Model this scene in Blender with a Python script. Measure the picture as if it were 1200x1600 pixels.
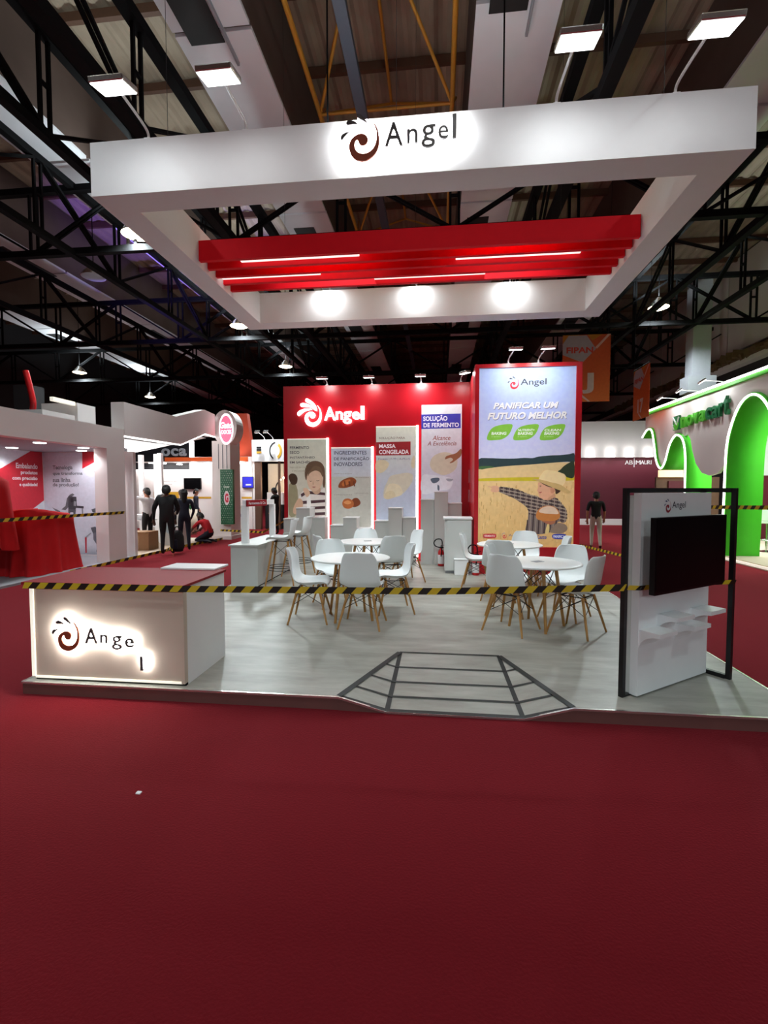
import bpy, bmesh, math, random
from mathutils import Vector, Matrix
random.seed(7)
S = bpy.context.scene
for o in list(bpy.data.objects): bpy.data.objects.remove(o)
COL = S.collection

# ---------------------------------------------------------------- camera
cd = bpy.data.cameras.new('camera'); CAM = bpy.data.objects.new('camera', cd); COL.objects.link(CAM)
cd.sensor_fit = 'HORIZONTAL'; cd.sensor_width = 36.0; cd.lens = 757.66/1200*36.0
cd.clip_start = 0.05; cd.clip_end = 200
CAM.location = (0, 0, 1.65)
_y, _p = -0.112, -0.048
_f = Vector((math.sin(_y)*math.cos(_p), math.cos(_y)*math.cos(_p), math.sin(_p)))
CAM.rotation_euler = _f.to_track_quat('-Z', 'Y').to_euler()
S.camera = CAM

# ---------------------------------------------------------------- world, exposure
w = bpy.data.worlds.new('hall_dark'); S.world = w; w.use_nodes = True
w.node_tree.nodes['Background'].inputs[0].default_value = (0.5, 0.5, 0.6, 1)
w.node_tree.nodes['Background'].inputs[1].default_value = 0.02
S.view_settings.view_transform = 'Standard'; S.view_settings.look = 'None'
S.view_settings.exposure = 0.8; S.view_settings.gamma = 1.0
S.view_settings.use_curve_mapping = False
S.cycles.use_denoising = True
S.cycles.max_bounces = 6; S.cycles.diffuse_bounces = 3; S.cycles.glossy_bounces = 3
S.cycles.sample_clamp_indirect = 4.0
S.cycles.caustics_reflective = False; S.cycles.caustics_refractive = False

# power of the lamps (near, rear and upward ones are added to brighten the hall)
W_FASCIA, W_BACKSPOT, W_WALL, W_POSTER = 2.6, 4.5, 4.8, 4.5
W_BAY, W_FILL_NEAR, W_FILL_REAR, W_UP = 1100, 130, 4300, 170

# ---------------------------------------------------------------- helpers
def lin(c):
    c = c/255.0
    return c/12.92 if c <= .04045 else ((c+.055)/1.055)**2.4
def rgb(r, g, b): return (lin(r), lin(g), lin(b), 1.0)
MATS = {}
def mat(name, col, rough=.5, metal=0.0, emit=0.0, var=.08, scale=12.0, bump=0.0, spec=.5):
    """procedural surface: base colour broken up by noise"""
    m = bpy.data.materials.new(name); m.use_nodes = True
    nt = m.node_tree; b = nt.nodes['Principled BSDF']
    b.inputs['Roughness'].default_value = rough; b.inputs['Metallic'].default_value = metal
    b.inputs['Specular IOR Level'].default_value = spec
    tc = nt.nodes.new('ShaderNodeTexCoord'); n = nt.nodes.new('ShaderNodeTexNoise')
    n.inputs['Scale'].default_value = scale; n.inputs['Detail'].default_value = 4
    nt.links.new(tc.outputs['Object'], n.inputs['Vector'])
    r = nt.nodes.new('ShaderNodeMapRange')
    r.inputs[3].default_value = 1-var; r.inputs[4].default_value = 1+var
    nt.links.new(n.outputs['Fac'], r.inputs[0])
    mx = nt.nodes.new('ShaderNodeMix'); mx.data_type = 'RGBA'; mx.blend_type = 'MULTIPLY'
    mx.inputs[0].default_value = 1
    mx.inputs[6].default_value = col
    nt.links.new(r.outputs[0], mx.inputs[7])
    nt.links.new(mx.outputs[2], b.inputs['Base Color'])
    if emit:
        nt.links.new(mx.outputs[2], b.inputs['Emission Color']); b.inputs['Emission Strength'].default_value = emit
    if bump:
        bp = nt.nodes.new('ShaderNodeBump'); bp.inputs['Strength'].default_value = bump; bp.inputs['Distance'].default_value = .01
        nt.links.new(n.outputs['Fac'], bp.inputs['Height']); nt.links.new(bp.outputs[0], b.inputs['Normal'])
    MATS[name] = m
    return m
def printmat(name, emit=0.0, rough=.55):
    """flat print: colours come from the mesh's colour attribute, with a faint grain"""
    m = bpy.data.materials.new(name); m.use_nodes = True
    nt = m.node_tree; b = nt.nodes['Principled BSDF']; b.inputs['Roughness'].default_value = rough
    a = nt.nodes.new('ShaderNodeVertexColor'); a.layer_name = 'Col'
    tc = nt.nodes.new('ShaderNodeTexCoord'); n = nt.nodes.new('ShaderNodeTexNoise'); n.inputs['Scale'].default_value = 14; n.inputs['Detail'].default_value = 5
    nt.links.new(tc.outputs['Object'], n.inputs['Vector'])
    r = nt.nodes.new('ShaderNodeMapRange'); r.inputs[3].default_value = .86; r.inputs[4].default_value = 1.12
    nt.links.new(n.outputs['Fac'], r.inputs[0])
    mx = nt.nodes.new('ShaderNodeMix'); mx.data_type = 'RGBA'; mx.blend_type = 'MULTIPLY'; mx.inputs[0].default_value = 1
    nt.links.new(a.outputs[0], mx.inputs[6]); nt.links.new(r.outputs[0], mx.inputs[7])
    nt.links.new(mx.outputs[2], b.inputs['Base Color'])
    if emit:
        nt.links.new(mx.outputs[2], b.inputs['Emission Color']); b.inputs['Emission Strength'].default_value = emit
    MATS[name] = m
    return m

class MB:
    """collects faces for one mesh; coordinates are world coordinates (or local ones for things that get copied)"""
    def __init__(s): s.v = []; s.f = []; s.mi = []; s.c = []; s.smooth = []
    def add(s, vs, fs, mi=0, col=None, sm=False):
        k = len(s.v); s.v += [tuple(v) for v in vs]
        for f in fs:
            s.f.append([i+k for i in f]); s.mi.append(mi); s.c.append(col); s.smooth.append(sm)
        return s
    def box(s, lo, hi, mi=0, M=None):
        x0, y0, z0 = lo; x1, y1, z1 = hi
        vs = [(x0,y0,z0),(x1,y0,z0),(x1,y1,z0),(x0,y1,z0),(x0,y0,z1),(x1,y0,z1),(x1,y1,z1),(x0,y1,z1)]
        if M is not None: vs = [M @ Vector(v) for v in vs]
        return s.add(vs, [(0,3,2,1),(4,5,6,7),(0,1,5,4),(1,2,6,5),(2,3,7,6),(3,0,4,7)], mi)
    def bar(s, p, q, a, b=None, mi=0, up=(0,0,1)):
        """square bar from p to q, a wide, b high"""
        p = Vector(p); q = Vector(q); b = b or a; d = (q-p).normalized(); u = Vector(up)
        if abs(d.dot(u)) > .98: u = Vector((0,1,0))
        r = d.cross(u).normalized(); u = r.cross(d)
        vs = [c + r*(sx*a/2) + u*(sz*b/2) for c in (p, q) for sx, sz in ((-1,-1),(1,-1),(1,1),(-1,1))]
        return s.add(vs, [(3,2,1,0),(4,5,6,7),(0,1,5,4),(1,2,6,5),(2,3,7,6),(3,0,4,7)], mi)
    def tube(s, pts, r, n=10, mi=0, caps=True, r1=None, closed=False):
        pts = [Vector(p) for p in pts]; m = len(pts); vs = []; fs = []
        prev = None
        for i, p in enumerate(pts):
            if closed: d = pts[(i+1) % m]-pts[i-1]
            else: d = pts[min(i+1, m-1)]-pts[max(i-1, 0)]
            d.normalize()
            if prev is None:
                u = Vector((0,0,1)) if abs(d.z) < .9 else Vector((1,0,0))
                a = d.cross(u).normalized()
            else: a = (prev - d*prev.dot(d)).normalized()
            prev = a; b = d.cross(a)
            rr = r if r1 is None else r + (r1-r)*i/(m-1)
            vs += [p + a*(rr*math.cos(2*math.pi*k/n)) + b*(rr*math.sin(2*math.pi*k/n)) for k in range(n)]
        for i in range(m if closed else m-1):
            j = (i+1) % m
            fs += [(i*n+k, i*n+(k+1) % n, j*n+(k+1) % n, j*n+k) for k in range(n)]
        s.add(vs, fs, mi, sm=True)
        if caps and not closed:
            s.add(vs[:n], [tuple(range(n))[::-1]], mi); s.add(vs[-n:], [tuple(range(n))], mi)
        return s
    def lathe(s, prof, c=(0,0,0), n=24, mi=0, M=None):
        """profile [(r, z)] turned about the vertical through c"""
        vs = []; fs = []
        for r, z in prof:
            for k in range(n):
                a = 2*math.pi*k/n; vs.append(Vector((c[0]+r*math.cos(a), c[1]+r*math.sin(a), c[2]+z)))
        if M is not None: vs = [M @ v for v in vs]
        for i in range(len(prof)-1):
            fs += [(i*n+k, i*n+(k+1) % n, (i+1)*n+(k+1) % n, (i+1)*n+k) for k in range(n)]
        s.add(vs, fs, mi, sm=True)
        if prof[0][0] > 1e-6: s.add(vs[:n], [tuple(range(n))[::-1]], mi)
        if prof[-1][0] > 1e-6: s.add(vs[-n:], [tuple(range(n))], mi)
        return s
    def prism(s, poly, F, d0, d1, mi=0, mis=None):
        """polygon [(a, b)] on frame F, from depth d0 (back) to d1 (front, along the normal)"""
        if area(poly) < 0: poly = poly[::-1]
        n = len(poly)
        s.add([F(a, b, d1) for a, b in poly], [tuple(range(n))], mi)
        s.add([F(a, b, d0) for a, b in poly], [tuple(range(n))[::-1]], mi)
        vs = [F(a, b, d0) for a, b in poly] + [F(a, b, d1) for a, b in poly]
        s.add(vs, [(i, (i+1) % n, n+(i+1) % n, n+i) for i in range(n)], mi if mis is None else mis)
        return s
    def flat(s, poly, F, d, col):
        if area(poly) < 0: poly = poly[::-1]
        return s.add([F(a, b, d) for a, b in poly], [tuple(range(len(poly)))], 0, col)
def area(p): return sum(p[i-1][0]*p[i][1]-p[i][0]*p[i-1][1] for i in range(len(p)))/2
def smoothpoly(p, k=4):
    """closed Catmull-Rom through the points"""
    n = len(p); out = []
    for i in range(n):
        a, b, c, d = p[i-1], p[i], p[(i+1) % n], p[(i+2) % n]
        for j in range(k):
            t = j/k
            out.append(tuple(.5*((2*b[q])+(-a[q]+c[q])*t+(2*a[q]-5*b[q]+4*c[q]-d[q])*t*t+(-a[q]+3*b[q]-3*c[q]+d[q])*t**3) for q in (0, 1)))
    return out
def spline(p, k=6):
    """open Catmull-Rom through 3-D points"""
    p = [Vector(q) for q in p]; out = []
    for i in range(len(p)-1):
        a = p[max(i-1, 0)]; b = p[i]; c = p[i+1]; d = p[min(i+2, len(p)-1)]
        for j in range(k):
            t = j/k
            out.append(.5*((2*b)+(c-a)*t+(2*a-5*b+4*c-d)*t*t+(-a+3*b-3*c+d)*t**3))
    return out + [p[-1]]
def frame(o, x, y):
    """plane frame: F(a, b, depth); normal = x cross y"""
    o = Vector(o); x = Vector(x).normalized(); y = Vector(y).normalized(); n = x.cross(y)
    return lambda a, b, d=0.0: o + x*a + y*b + n*d
def wallY(y): return frame((0, y, 0), (1,0,0), (0,0,1))          # faces the hall's front (-y); a = x, b = z
def wallL(x): return frame((x, 0, 0), (0,1,0), (0,0,1))          # faces +x; a = y, b = z
def wallR(x): return frame((x, 0, 0), (0,-1,0), (0,0,1))         # faces -x; a = -y, b = z

def origin(p):
    v = Vector((0,0,0))
    while p is not None: v += p.location; p = p.parent
    return v
def obj(name, mb, mats, parent=None, bevel=0, smooth=None):
    me = bpy.data.meshes.new(name)
    off = origin(parent)
    me.from_pydata([Vector(v)-off for v in mb.v], [], mb.f)
    if not isinstance(mats, (list, tuple)): mats = [mats]
    for m in mats: me.materials.append(m if not isinstance(m, str) else MATS[m])
    me.polygons.foreach_set('material_index', mb.mi)
    me.polygons.foreach_set('use_smooth', [bool(x) if smooth is None else smooth for x in mb.smooth])
    if any(c is not None for c in mb.c):
        ca = me.color_attributes.new('Col', 'FLOAT_COLOR', 'CORNER'); i = 0
        for f, c in zip(mb.f, mb.c):
            for k in range(len(f)):
                cc = c[k] if isinstance(c, list) else c
                ca.data[i].color = cc or (1,1,1,1); i += 1
    me.update()
    o = bpy.data.objects.new(name, me); COL.objects.link(o)
    if parent is not None: o.parent = parent
    if bevel:
        b = o.modifiers.new('bevel', 'BEVEL'); b.width = bevel; b.segments = 2; b.limit_method = 'ANGLE'
    return o
def tag(o, label, cat, group=None, kind=None):
    if label: o['label'] = label
    if cat: o['category'] = cat
    if group: o['group'] = group
    if kind: o['kind'] = kind
    return o
def thing(name, label, cat, loc=(0,0,0), group=None):
    o = bpy.data.objects.new(name, None); COL.objects.link(o); o.location = loc; o.empty_display_size = .2
    return tag(o, label, cat, group)
def struct(o): o['kind'] = 'structure'; return o
def kids(o): return [c for c in bpy.data.objects if c.parent == o]
def dup(root, loc, rz, label=None):
    """a copy of a thing with copies of its parts and sub-parts (mesh data shared)"""
    def cp(o, par):
        c = o.copy(); COL.objects.link(c)
        if par is not None: c.parent = par
        for ch in CH.get(o.name, ()): cp(ch, c)
        return c
    CH = {}
    for o in bpy.data.objects:
        if o.parent: CH.setdefault(o.parent.name, []).append(o)
    r = cp(root, None); r.location = loc; r.rotation_euler = (0,0,rz)
    if label: r['label'] = label
    return r
def lamp(kind, name, parent, loc, power, target=None, color=(1,1,1), size=.1, spot=90, blend=.6, sx=None):
    l = bpy.data.lights.new(name, kind); l.energy = power; l.color = color
    if kind == 'SPOT': l.spot_size = math.radians(spot); l.spot_blend = blend; l.shadow_soft_size = size
    elif kind == 'AREA':
        l.size = size
        if sx: l.shape = 'RECTANGLE'; l.size_y = sx
    else: l.shadow_soft_size = size
    o = bpy.data.objects.new(name, l); COL.objects.link(o)
    if parent is not None: o.parent = parent
    o.location = Vector(loc)-origin(parent)
    if target is not None: o.rotation_euler = (Vector(target)-Vector(loc)).to_track_quat('-Z', 'Y').to_euler()
    return o

_tc = {}
def glyph(body, bold=0.0, shear=0.0, ext=0.0):
    """letters as mesh data (2-D, or with depth), untransformed"""
    k = (body, bold, shear, ext)
    if k not in _tc:
        c = bpy.data.curves.new('lettering', 'FONT'); c.body = body; c.size = 1; c.offset = bold; c.shear = shear; c.extrude = ext; c.resolution_u = 4
        o = bpy.data.objects.new('lettering', c)
        me = bpy.data.meshes.new_from_object(o)
        _tc[k] = ([v.co.copy() for v in me.vertices], [list(p.vertices) for p in me.polygons])
        bpy.data.objects.remove(o); bpy.data.curves.remove(c); bpy.data.meshes.remove(me)
    return _tc[k]
def text(mb, body, F, a0, b0, a1, b1, d, col=None, bold=0.012, shear=0.0, ext=0.0, depth=0.0, mi=0, keep=False):
    """letters fitted into the rectangle (a0,b0)-(a1,b1) of frame F at depth d; depth > 0 makes them solid"""
    vs, fs = glyph(body, bold, shear, .5 if depth else 0.0)
    if not vs: return mb
    xs = [v.x for v in vs]; ys = [v.y for v in vs]
    lo, hi, bo, to = min(xs), max(xs), min(ys), max(ys)
    sx = (a1-a0)/(hi-lo); sy = (b1-b0)/max(to-bo, 1e-6)
    if keep: sx = sy = min(sx, sy)
    mb.add([F(a0+(v.x-lo)*sx, b0+(v.y-bo)*sy, d+(v.z*depth if depth else 0.0)) for v in vs], fs, mi, col)
    return mb

# the angel logo, in units of its emblem's height (0..1), lettering to x = 2.52
_n = lambda L: [((L[i]-128)/360, (478-L[i+1])/360) for i in range(0, len(L), 2)]
SWIRL = smoothpoly(_n([375,175,415,230,433,300,430,370,400,430,350,467,300,478,240,458,205,415,193,360,205,315,235,285,270,270,305,270,335,290,345,318,330,350,300,360,275,345,262,312,244,326,238,355,250,390,275,412,310,420,350,412,385,385,405,345,413,300,408,250,392,205]), 3)
FLAMES = [smoothpoly(_n(p), 3) for p in ([128,292,135,265,165,250,200,246,178,264,155,285,140,302], [172,182,180,165,205,158,240,173,268,194,235,192,190,194], [258,135,265,120,285,123,310,148,340,188,308,172,275,152])]
FAT_FLAMES = [smoothpoly(_n(p), 3) for p in ([90,310,90,275,130,245,190,225,260,222,300,235,235,245,180,265,135,300,105,322], [130,170,145,148,190,145,255,165,310,200,350,255,300,218,240,200,180,195,140,190], [205,105,220,82,250,88,310,130,355,190,370,255,350,240,310,190,260,150,215,130])]
def logo_flat(mb, F, x, z, h, d, c_swirl, c_flame, c_text, tw=1.0):
    """printed logo: emblem with its lower left corner at (x, z)"""
    mb.flat([(x+a*h, z+b*h) for a, b in SWIRL], F, d, c_swirl)
    for f in FLAMES: mb.flat([(x+a*h, z+b*h) for a, b in f], F, d, c_flame)
    text(mb, 'Angel', F, x+.98*h, z+.17*h, x+(.98+1.54*tw)*h, z+.80*h, d, c_text, bold=.004)
    return mb

ART = {
'hill': [(0.721,2.186),(0.899,2.201),(1.107,2.192),(1.346,2.19),(1.521,2.202),(1.663,2.196),(1.773,2.223),(1.977,2.242),(2.148,2.246),(2.303,2.264),(2.384,2.271),(2.386,2.12),(2.267,2.128),(1.9,2.103),(1.586,2.079),(1.269,2.061),(0.949,2.03),(0.723,2.006)],
'meadow': [(0.723,2.047),(0.819,2.06),(0.948,2.054),(0.997,2.034),(0.868,2.017),(0.723,2.003)],
'rapes': [(0.709,1.831),(1.111,1.846),(1.621,1.857),(1.905,1.851),(2.38,1.855),(2.382,1.799),(1.748,1.787),(1.112,1.792),(0.709,1.788)],
'bush': [(2.38,2.128),(2.306,2.112),(2.214,2.056),(2.153,1.992),(2.106,1.952),(2.216,1.912),(2.264,1.855),(2.385,1.855)],
'hat_brim': [(1.653,1.824),(1.779,1.819),(1.984,1.767),(2.157,1.719),(2.315,1.606),(2.328,1.582),(2.269,1.57),(2.159,1.614),(2.001,1.678),(1.843,1.748),(1.732,1.8)],
'hat_crown': [(1.779,1.816),(1.825,1.913),(1.887,1.977),(1.981,1.977),(2.106,1.952),(2.201,1.912),(2.24,1.863),(2.234,1.767),(2.158,1.678),(2.001,1.735),(1.843,1.791)],
'face': [(1.777,1.767),(1.769,1.67),(1.751,1.613),(1.77,1.597),(1.775,1.565),(1.791,1.54),(1.792,1.5),(1.848,1.467),(1.911,1.451),(1.957,1.492),(2.035,1.557),(2.08,1.638),(2.033,1.686),(1.906,1.743)],
'ear': [(1.986,1.662),(2.049,1.654),(2.058,1.605),(2.019,1.565),(1.987,1.589)],
'hair': [(1.796,1.775),(1.906,1.735),(2.033,1.694),(2.159,1.63),(2.121,1.573),(2.074,1.557),(2.065,1.63),(2.033,1.667),(1.97,1.678),(1.875,1.719)],
'neck': [(1.895,1.476),(1.988,1.516),(2.05,1.573),(2.075,1.508),(2.036,1.46),(1.943,1.427)],
'shirt': [(1.081,1.67),(1.161,1.683),(1.402,1.637),(1.593,1.556),(1.752,1.516),(1.848,1.459),(1.958,1.443),(2.067,1.492),(2.147,1.428),(2.211,1.347),(2.267,1.266),(2.27,1.088),(2.208,1.039),(2.122,1.055),(1.983,0.866),(1.58,0.845),(1.6,1.116),(1.597,1.279),(1.501,1.377),(1.324,1.49),(1.082,1.596)],
'forearm_sleeve': [(2.122,1.038),(2.232,1.023),(2.288,0.959),(2.266,0.893),(2.172,0.852),(1.999,0.866),(1.998,0.923),(2.06,0.989)],
'hand': [(0.88,1.694),(0.952,1.689),(0.984,1.703),(1.073,1.689),(1.082,1.604),(1.018,1.585),(0.953,1.596),(0.937,1.629),(0.953,1.662),(0.896,1.683)],
'bread': [(1.741,1.19),(1.772,1.264),(1.85,1.329),(1.96,1.346),(2.054,1.33),(2.118,1.274),(2.151,1.201),(2.152,1.136),(2.074,1.079),(1.917,1.072),(1.782,1.093),(1.742,1.141)],
'bread_top': [(1.788,1.239),(1.85,1.313),(1.96,1.338),(2.055,1.317),(2.11,1.257),(2.127,1.201),(2.009,1.2),(1.883,1.207)],
'holding_hand': [(1.838,1.077),(1.948,1.073),(2.074,1.074),(2.059,1.03),(1.981,1.005),(1.918,1.028)],
'wheat': [(1.934,1.004),(1.973,1.004),(1.968,0.866),(1.905,0.849)],
'leaf0': [(0.863,2.535),(0.894,2.665),(0.973,2.753),(1.116,2.795),(1.299,2.802),(1.292,2.708),(1.238,2.612),(1.135,2.54),(0.991,2.521)],
'leaf1': [(1.326,2.53),(1.356,2.659),(1.434,2.747),(1.576,2.788),(1.756,2.795),(1.75,2.702),(1.696,2.607),(1.595,2.535),(1.453,2.516)],
'leaf2': [(1.787,2.525),(1.817,2.653),(1.893,2.74),(2.033,2.782),(2.212,2.789),(2.205,2.696),(2.153,2.601),(2.053,2.53),(1.913,2.511)],
'badge_red': [(0.813,0.795),(0.832,0.829),(1.018,0.831),(1.043,0.798),(1.019,0.757),(0.833,0.754)],
'badge_blue': [(2.024,0.801),(2.063,0.839),(2.235,0.841),(2.275,0.804),(2.237,0.755),(2.064,0.753)],
't_panificar': [(0.967,3.077),(2.099,3.189)],
't_futuro': [(0.868,2.889),(2.244,3.014)],
't_plogo': [(1.217,3.421),(1.894,3.648)],
't_l0a': [(0.942,2.68),(1.236,2.722)],
't_l0b': [(0.939,2.616),(1.205,2.669)],
't_l0c': [(0.939,2.575),(1.103,2.589)],
't_l1a': [(1.404,2.675),(1.695,2.716)],
't_l1b': [(1.401,2.61),(1.664,2.663)],
't_l1c': [(1.402,2.57),(1.563,2.584)],
't_l2a': [(1.863,2.669),(2.151,2.71)],
't_l2b': [(1.861,2.605),(2.121,2.658)],
't_l2c': [(1.862,2.565),(2.021,2.579)],
't_b0': [(0.833,0.776),(1.019,0.811)],
't_b1': [(1.261,0.776),(1.476,0.828)],
't_b2': [(1.748,0.749),(1.929,0.816)],
't_b3': [(2.048,0.769),(2.243,0.82)],
't_swirl': [(1.14,0.75),(1.244,0.858)],
'A_hairback': [(-2.891,2.016),(-2.852,2.146),(-2.756,2.238),(-2.623,2.244),(-2.51,2.181),(-2.454,2.051),(-2.448,1.83),(-2.493,1.793),(-2.568,1.978),(-2.758,2.015),(-2.854,1.867)],
'A_face': [(-2.842,1.979),(-2.72,2.015),(-2.549,1.978),(-2.486,1.83),(-2.502,1.7),(-2.608,1.607),(-2.715,1.596),(-2.798,1.681),(-2.843,1.83)],
'A_torso': [(-3.037,1.439),(-2.952,1.588),(-2.799,1.644),(-2.57,1.607),(-2.445,1.644),(-2.448,1.049),(-2.956,1.046),(-2.935,1.271)],
'A_arm': [(-3.037,1.439),(-2.935,1.345),(-3.013,1.12),(-3.148,1.101),(-3.154,1.232)],
'A_stripe0': [(-2.991,1.532),(-2.856,1.607),(-2.445,1.563),(-2.446,1.507),(-2.857,1.54),(-2.972,1.465)],
'A_stripe1': [(-2.953,1.383),(-2.446,1.414),(-2.447,1.355),(-2.942,1.315)],
'A_stripe2': [(-2.935,1.252),(-2.447,1.273),(-2.447,1.217),(-2.936,1.188)],
'A_stripe3': [(-2.936,1.121),(-2.448,1.143),(-2.448,1.079),(-2.937,1.054)],
'A_bag': [(-2.845,1.588),(-2.799,1.607),(-2.762,1.346),(-2.782,1.234),(-2.847,1.234)],
'A_man_head': [(-3.238,1.831),(-3.256,1.924),(-3.198,1.98),(-3.102,1.961),(-3.057,1.868),(-3.085,1.756),(-3.181,1.737)],
'A_man_body': [(-3.25,1.737),(-3.085,1.719),(-3.049,1.382),(-3.09,1.082),(-3.256,1.081)],
't_A0': [(-3.222,2.51),(-2.796,2.571)],
't_A1': [(-3.223,2.408),(-3.012,2.467)],
't_A2': [(-3.224,2.305),(-2.67,2.361)],
't_A3': [(-3.225,2.199),(-2.775,2.26)],
't_A4': [(-3.226,2.097),(-2.852,2.127)],
't_A5': [(-3.178,2.023),(-2.872,2.053)],
't_B0': [(-2.245,2.382),(-1.536,2.461)],
't_B1': [(-2.246,2.246),(-1.481,2.34)],
't_B2': [(-2.246,2.135),(-1.629,2.22)],
't_Bs0': [(-2.247,1.966),(-1.853,1.987)],
't_Bs1': [(-1.779,1.88),(-1.489,1.901)],
't_Bs2': [(-2.249,1.511),(-1.855,1.534)],
't_Bs3': [(-1.798,1.545),(-1.5,1.564)],
'B_croissant': [(-2.154,1.681),(-2.116,1.792),(-2.003,1.866),(-1.854,1.895),(-1.76,1.829),(-1.798,1.737),(-1.929,1.681),(-2.042,1.663)],
'B_croissant2': [(-2.079,1.755),(-2.003,1.829),(-1.891,1.847),(-1.929,1.755),(-2.041,1.7)],
'B_bunR': [(-1.874,1.368),(-1.817,1.442),(-1.724,1.442),(-1.668,1.35),(-1.724,1.276),(-1.837,1.257)],
'B_bunL': [(-2.069,1.33),(-2.024,1.423),(-1.911,1.434),(-1.825,1.368),(-1.825,1.276),(-1.912,1.22),(-2.024,1.238)],
't_C0': [(-1.267,2.694),(-0.712,2.76)],
't_C1': [(-1.267,2.513),(-0.912,2.597)],
't_C2': [(-1.267,2.386),(-0.631,2.478)],
't_C3': [(-1.278,2.251),(-0.609,2.305)],
'C_box': [(-1.33,2.639),(-0.594,2.649),(-0.593,2.361),(-1.33,2.357)],
'C_dough': [(-1.167,1.462),(-1.158,1.645),(-1.094,1.791),(-1.021,1.919),(-0.838,1.964),(-0.655,1.99),(-0.546,1.936),(-0.564,1.791),(-0.673,1.627),(-0.8,1.518),(-0.947,1.462),(-1.075,1.426)],
'C_dough2': [(-1.158,1.462),(-1.112,1.645),(-1.039,1.755),(-0.855,1.736),(-0.764,1.609),(-0.782,1.518),(-0.947,1.462),(-1.075,1.426)],
'C_dough3': [(-1.158,1.462),(-1.112,1.572),(-0.984,1.609),(-0.91,1.517),(-0.947,1.462),(-1.075,1.426)],
'C_d4': [(-1.33,2.23),(-1.168,2.265),(-1.058,2.192),(-1.094,2.083),(-1.204,1.992),(-1.33,2.011)],
'C_d5': [(-0.583,2.153),(-0.565,2.279),(-0.511,2.351),(-0.51,2.098),(-0.565,2.099)],
'D_box': [(-0.37,3.211),(0.449,3.216),(0.452,2.914),(-0.369,2.907)],
't_D0': [(-0.33,3.05),(0.175,3.193)],
't_D1': [(-0.324,2.939),(0.415,3.03)],
't_D2': [(-0.134,2.671),(0.24,2.765)],
't_D3': [(-0.242,2.556),(0.365,2.648)],
'D_dough': [(-0.186,2.169),(-0.132,2.313),(-0.007,2.392),(0.153,2.418),(0.296,2.363),(0.386,2.255),(0.369,2.094),(0.263,1.987),(0.103,1.934),(-0.059,1.988),(-0.149,2.061)],
'D_spoon': [(0.464,2.487),(0.367,2.399),(0.261,2.364),(0.154,2.329),(0.136,2.266),(0.243,2.301),(0.297,2.256),(0.226,2.194),(0.28,2.193),(0.368,2.256),(0.465,2.344)],
'D_flour': [(-0.347,1.917),(-0.167,1.944),(0.192,1.898),(0.3,1.826),(0.23,1.646),(0.015,1.609),(-0.345,1.537)],
'D_c1': [(-0.166,1.862),(-0.004,1.88),(0.014,1.826),(-0.058,1.772),(-0.13,1.772)],
'D_c2': [(-0.022,1.736),(0.015,1.7),(0.015,1.618),(-0.021,1.627)],
'D_c3': [(0.157,1.862),(0.3,1.853),(0.265,1.808),(0.193,1.808)],
'L_red': [(8.976,1.726),(10.478,2.545),(10.784,2.586),(10.797,1.367),(10.28,1.069),(8.924,0.489)],
'L_tri': [(-8.491,2.562),(-7.931,2.541),(-7.935,2.408),(-8.505,2.127)],
'L_drop': [(-8.198,2.069),(-7.934,2.068),(-7.938,1.941),(-8.005,1.874),(-8.094,1.925)],
't_L0': [(10.04,2.116),(10.638,2.241)],
't_L1': [(10.164,1.961),(10.631,2.074)],
't_L2': [(9.937,1.829),(10.625,1.934)],
't_L3': [(10.115,1.687),(10.619,1.79)],
't_R0': [(-9.276,2.086),(-8.757,2.212)],
't_R1': [(-9.28,1.961),(-8.5,2.06)],
't_R2': [(-9.286,1.809),(-8.822,1.916)],
't_R3': [(-9.29,1.68),(-8.607,1.791)],
't_R5': [(-8.16,2.115),(-7.931,2.174)],
'L_m1': [(-9.105,1.164),(-8.965,1.47),(-8.834,1.538),(-8.672,1.471),(-8.642,1.268),(-8.504,1.218),(-8.51,1.049),(-8.704,1.031),(-8.909,0.962),(-8.939,1.165)],
'L_m2': [(-8.281,1.118),(-8.198,1.472),(-7.943,1.539),(-7.957,1.036),(-8.174,1.051)],
'L_m3': [(-8.33,0.712),(-8.148,0.731),(-7.988,0.597),(-7.975,0.428),(-8.125,0.257),(-8.038,0.139),(-8.221,0.12),(-8.161,0.29),(-8.267,0.391),(-8.261,0.594)],
'L_m4': [(-8.491,0.473),(-8.439,0.49),(-8.452,0.099),(-8.488,0.098)],
'wallR_edge': [(-9.543,2.587),(-7.842,2.54)],
'wallL_edge': [(9.653,2.588),(10.784,2.586)],
'oval_face': [(-7.041,3.635),(-7.024,3.84),(-6.968,3.98),(-6.859,4.042),(-6.738,4.015),(-6.646,3.885),(-6.595,3.68),(-6.591,3.424),(-6.629,3.219),(-6.726,3.078),(-6.807,3.054),(-6.914,3.145),(-6.992,3.326)],
'oval_red': [(-6.984,3.839),(-6.928,3.954),(-6.833,3.978),(-6.74,3.912),(-6.675,3.783),(-6.663,3.63),(-6.681,3.373),(-6.751,3.22),(-6.845,3.195),(-6.911,3.299),(-6.949,3.454)],
'green': [(-6.961,2.254),(-6.576,2.279),(-6.588,0.553),(-6.989,0.498)],
'green_oval': [(-6.9,1.437),(-6.872,1.541),(-6.803,1.593),(-6.722,1.567),(-6.675,1.438),(-6.686,1.282),(-6.741,1.19),(-6.809,1.182),(-6.876,1.255)],
'oval_outer': [(-7.272,3.638),(-7.226,3.946),(-7.142,4.098),(-7.006,4.16),(-6.844,4.157)],
}
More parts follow.
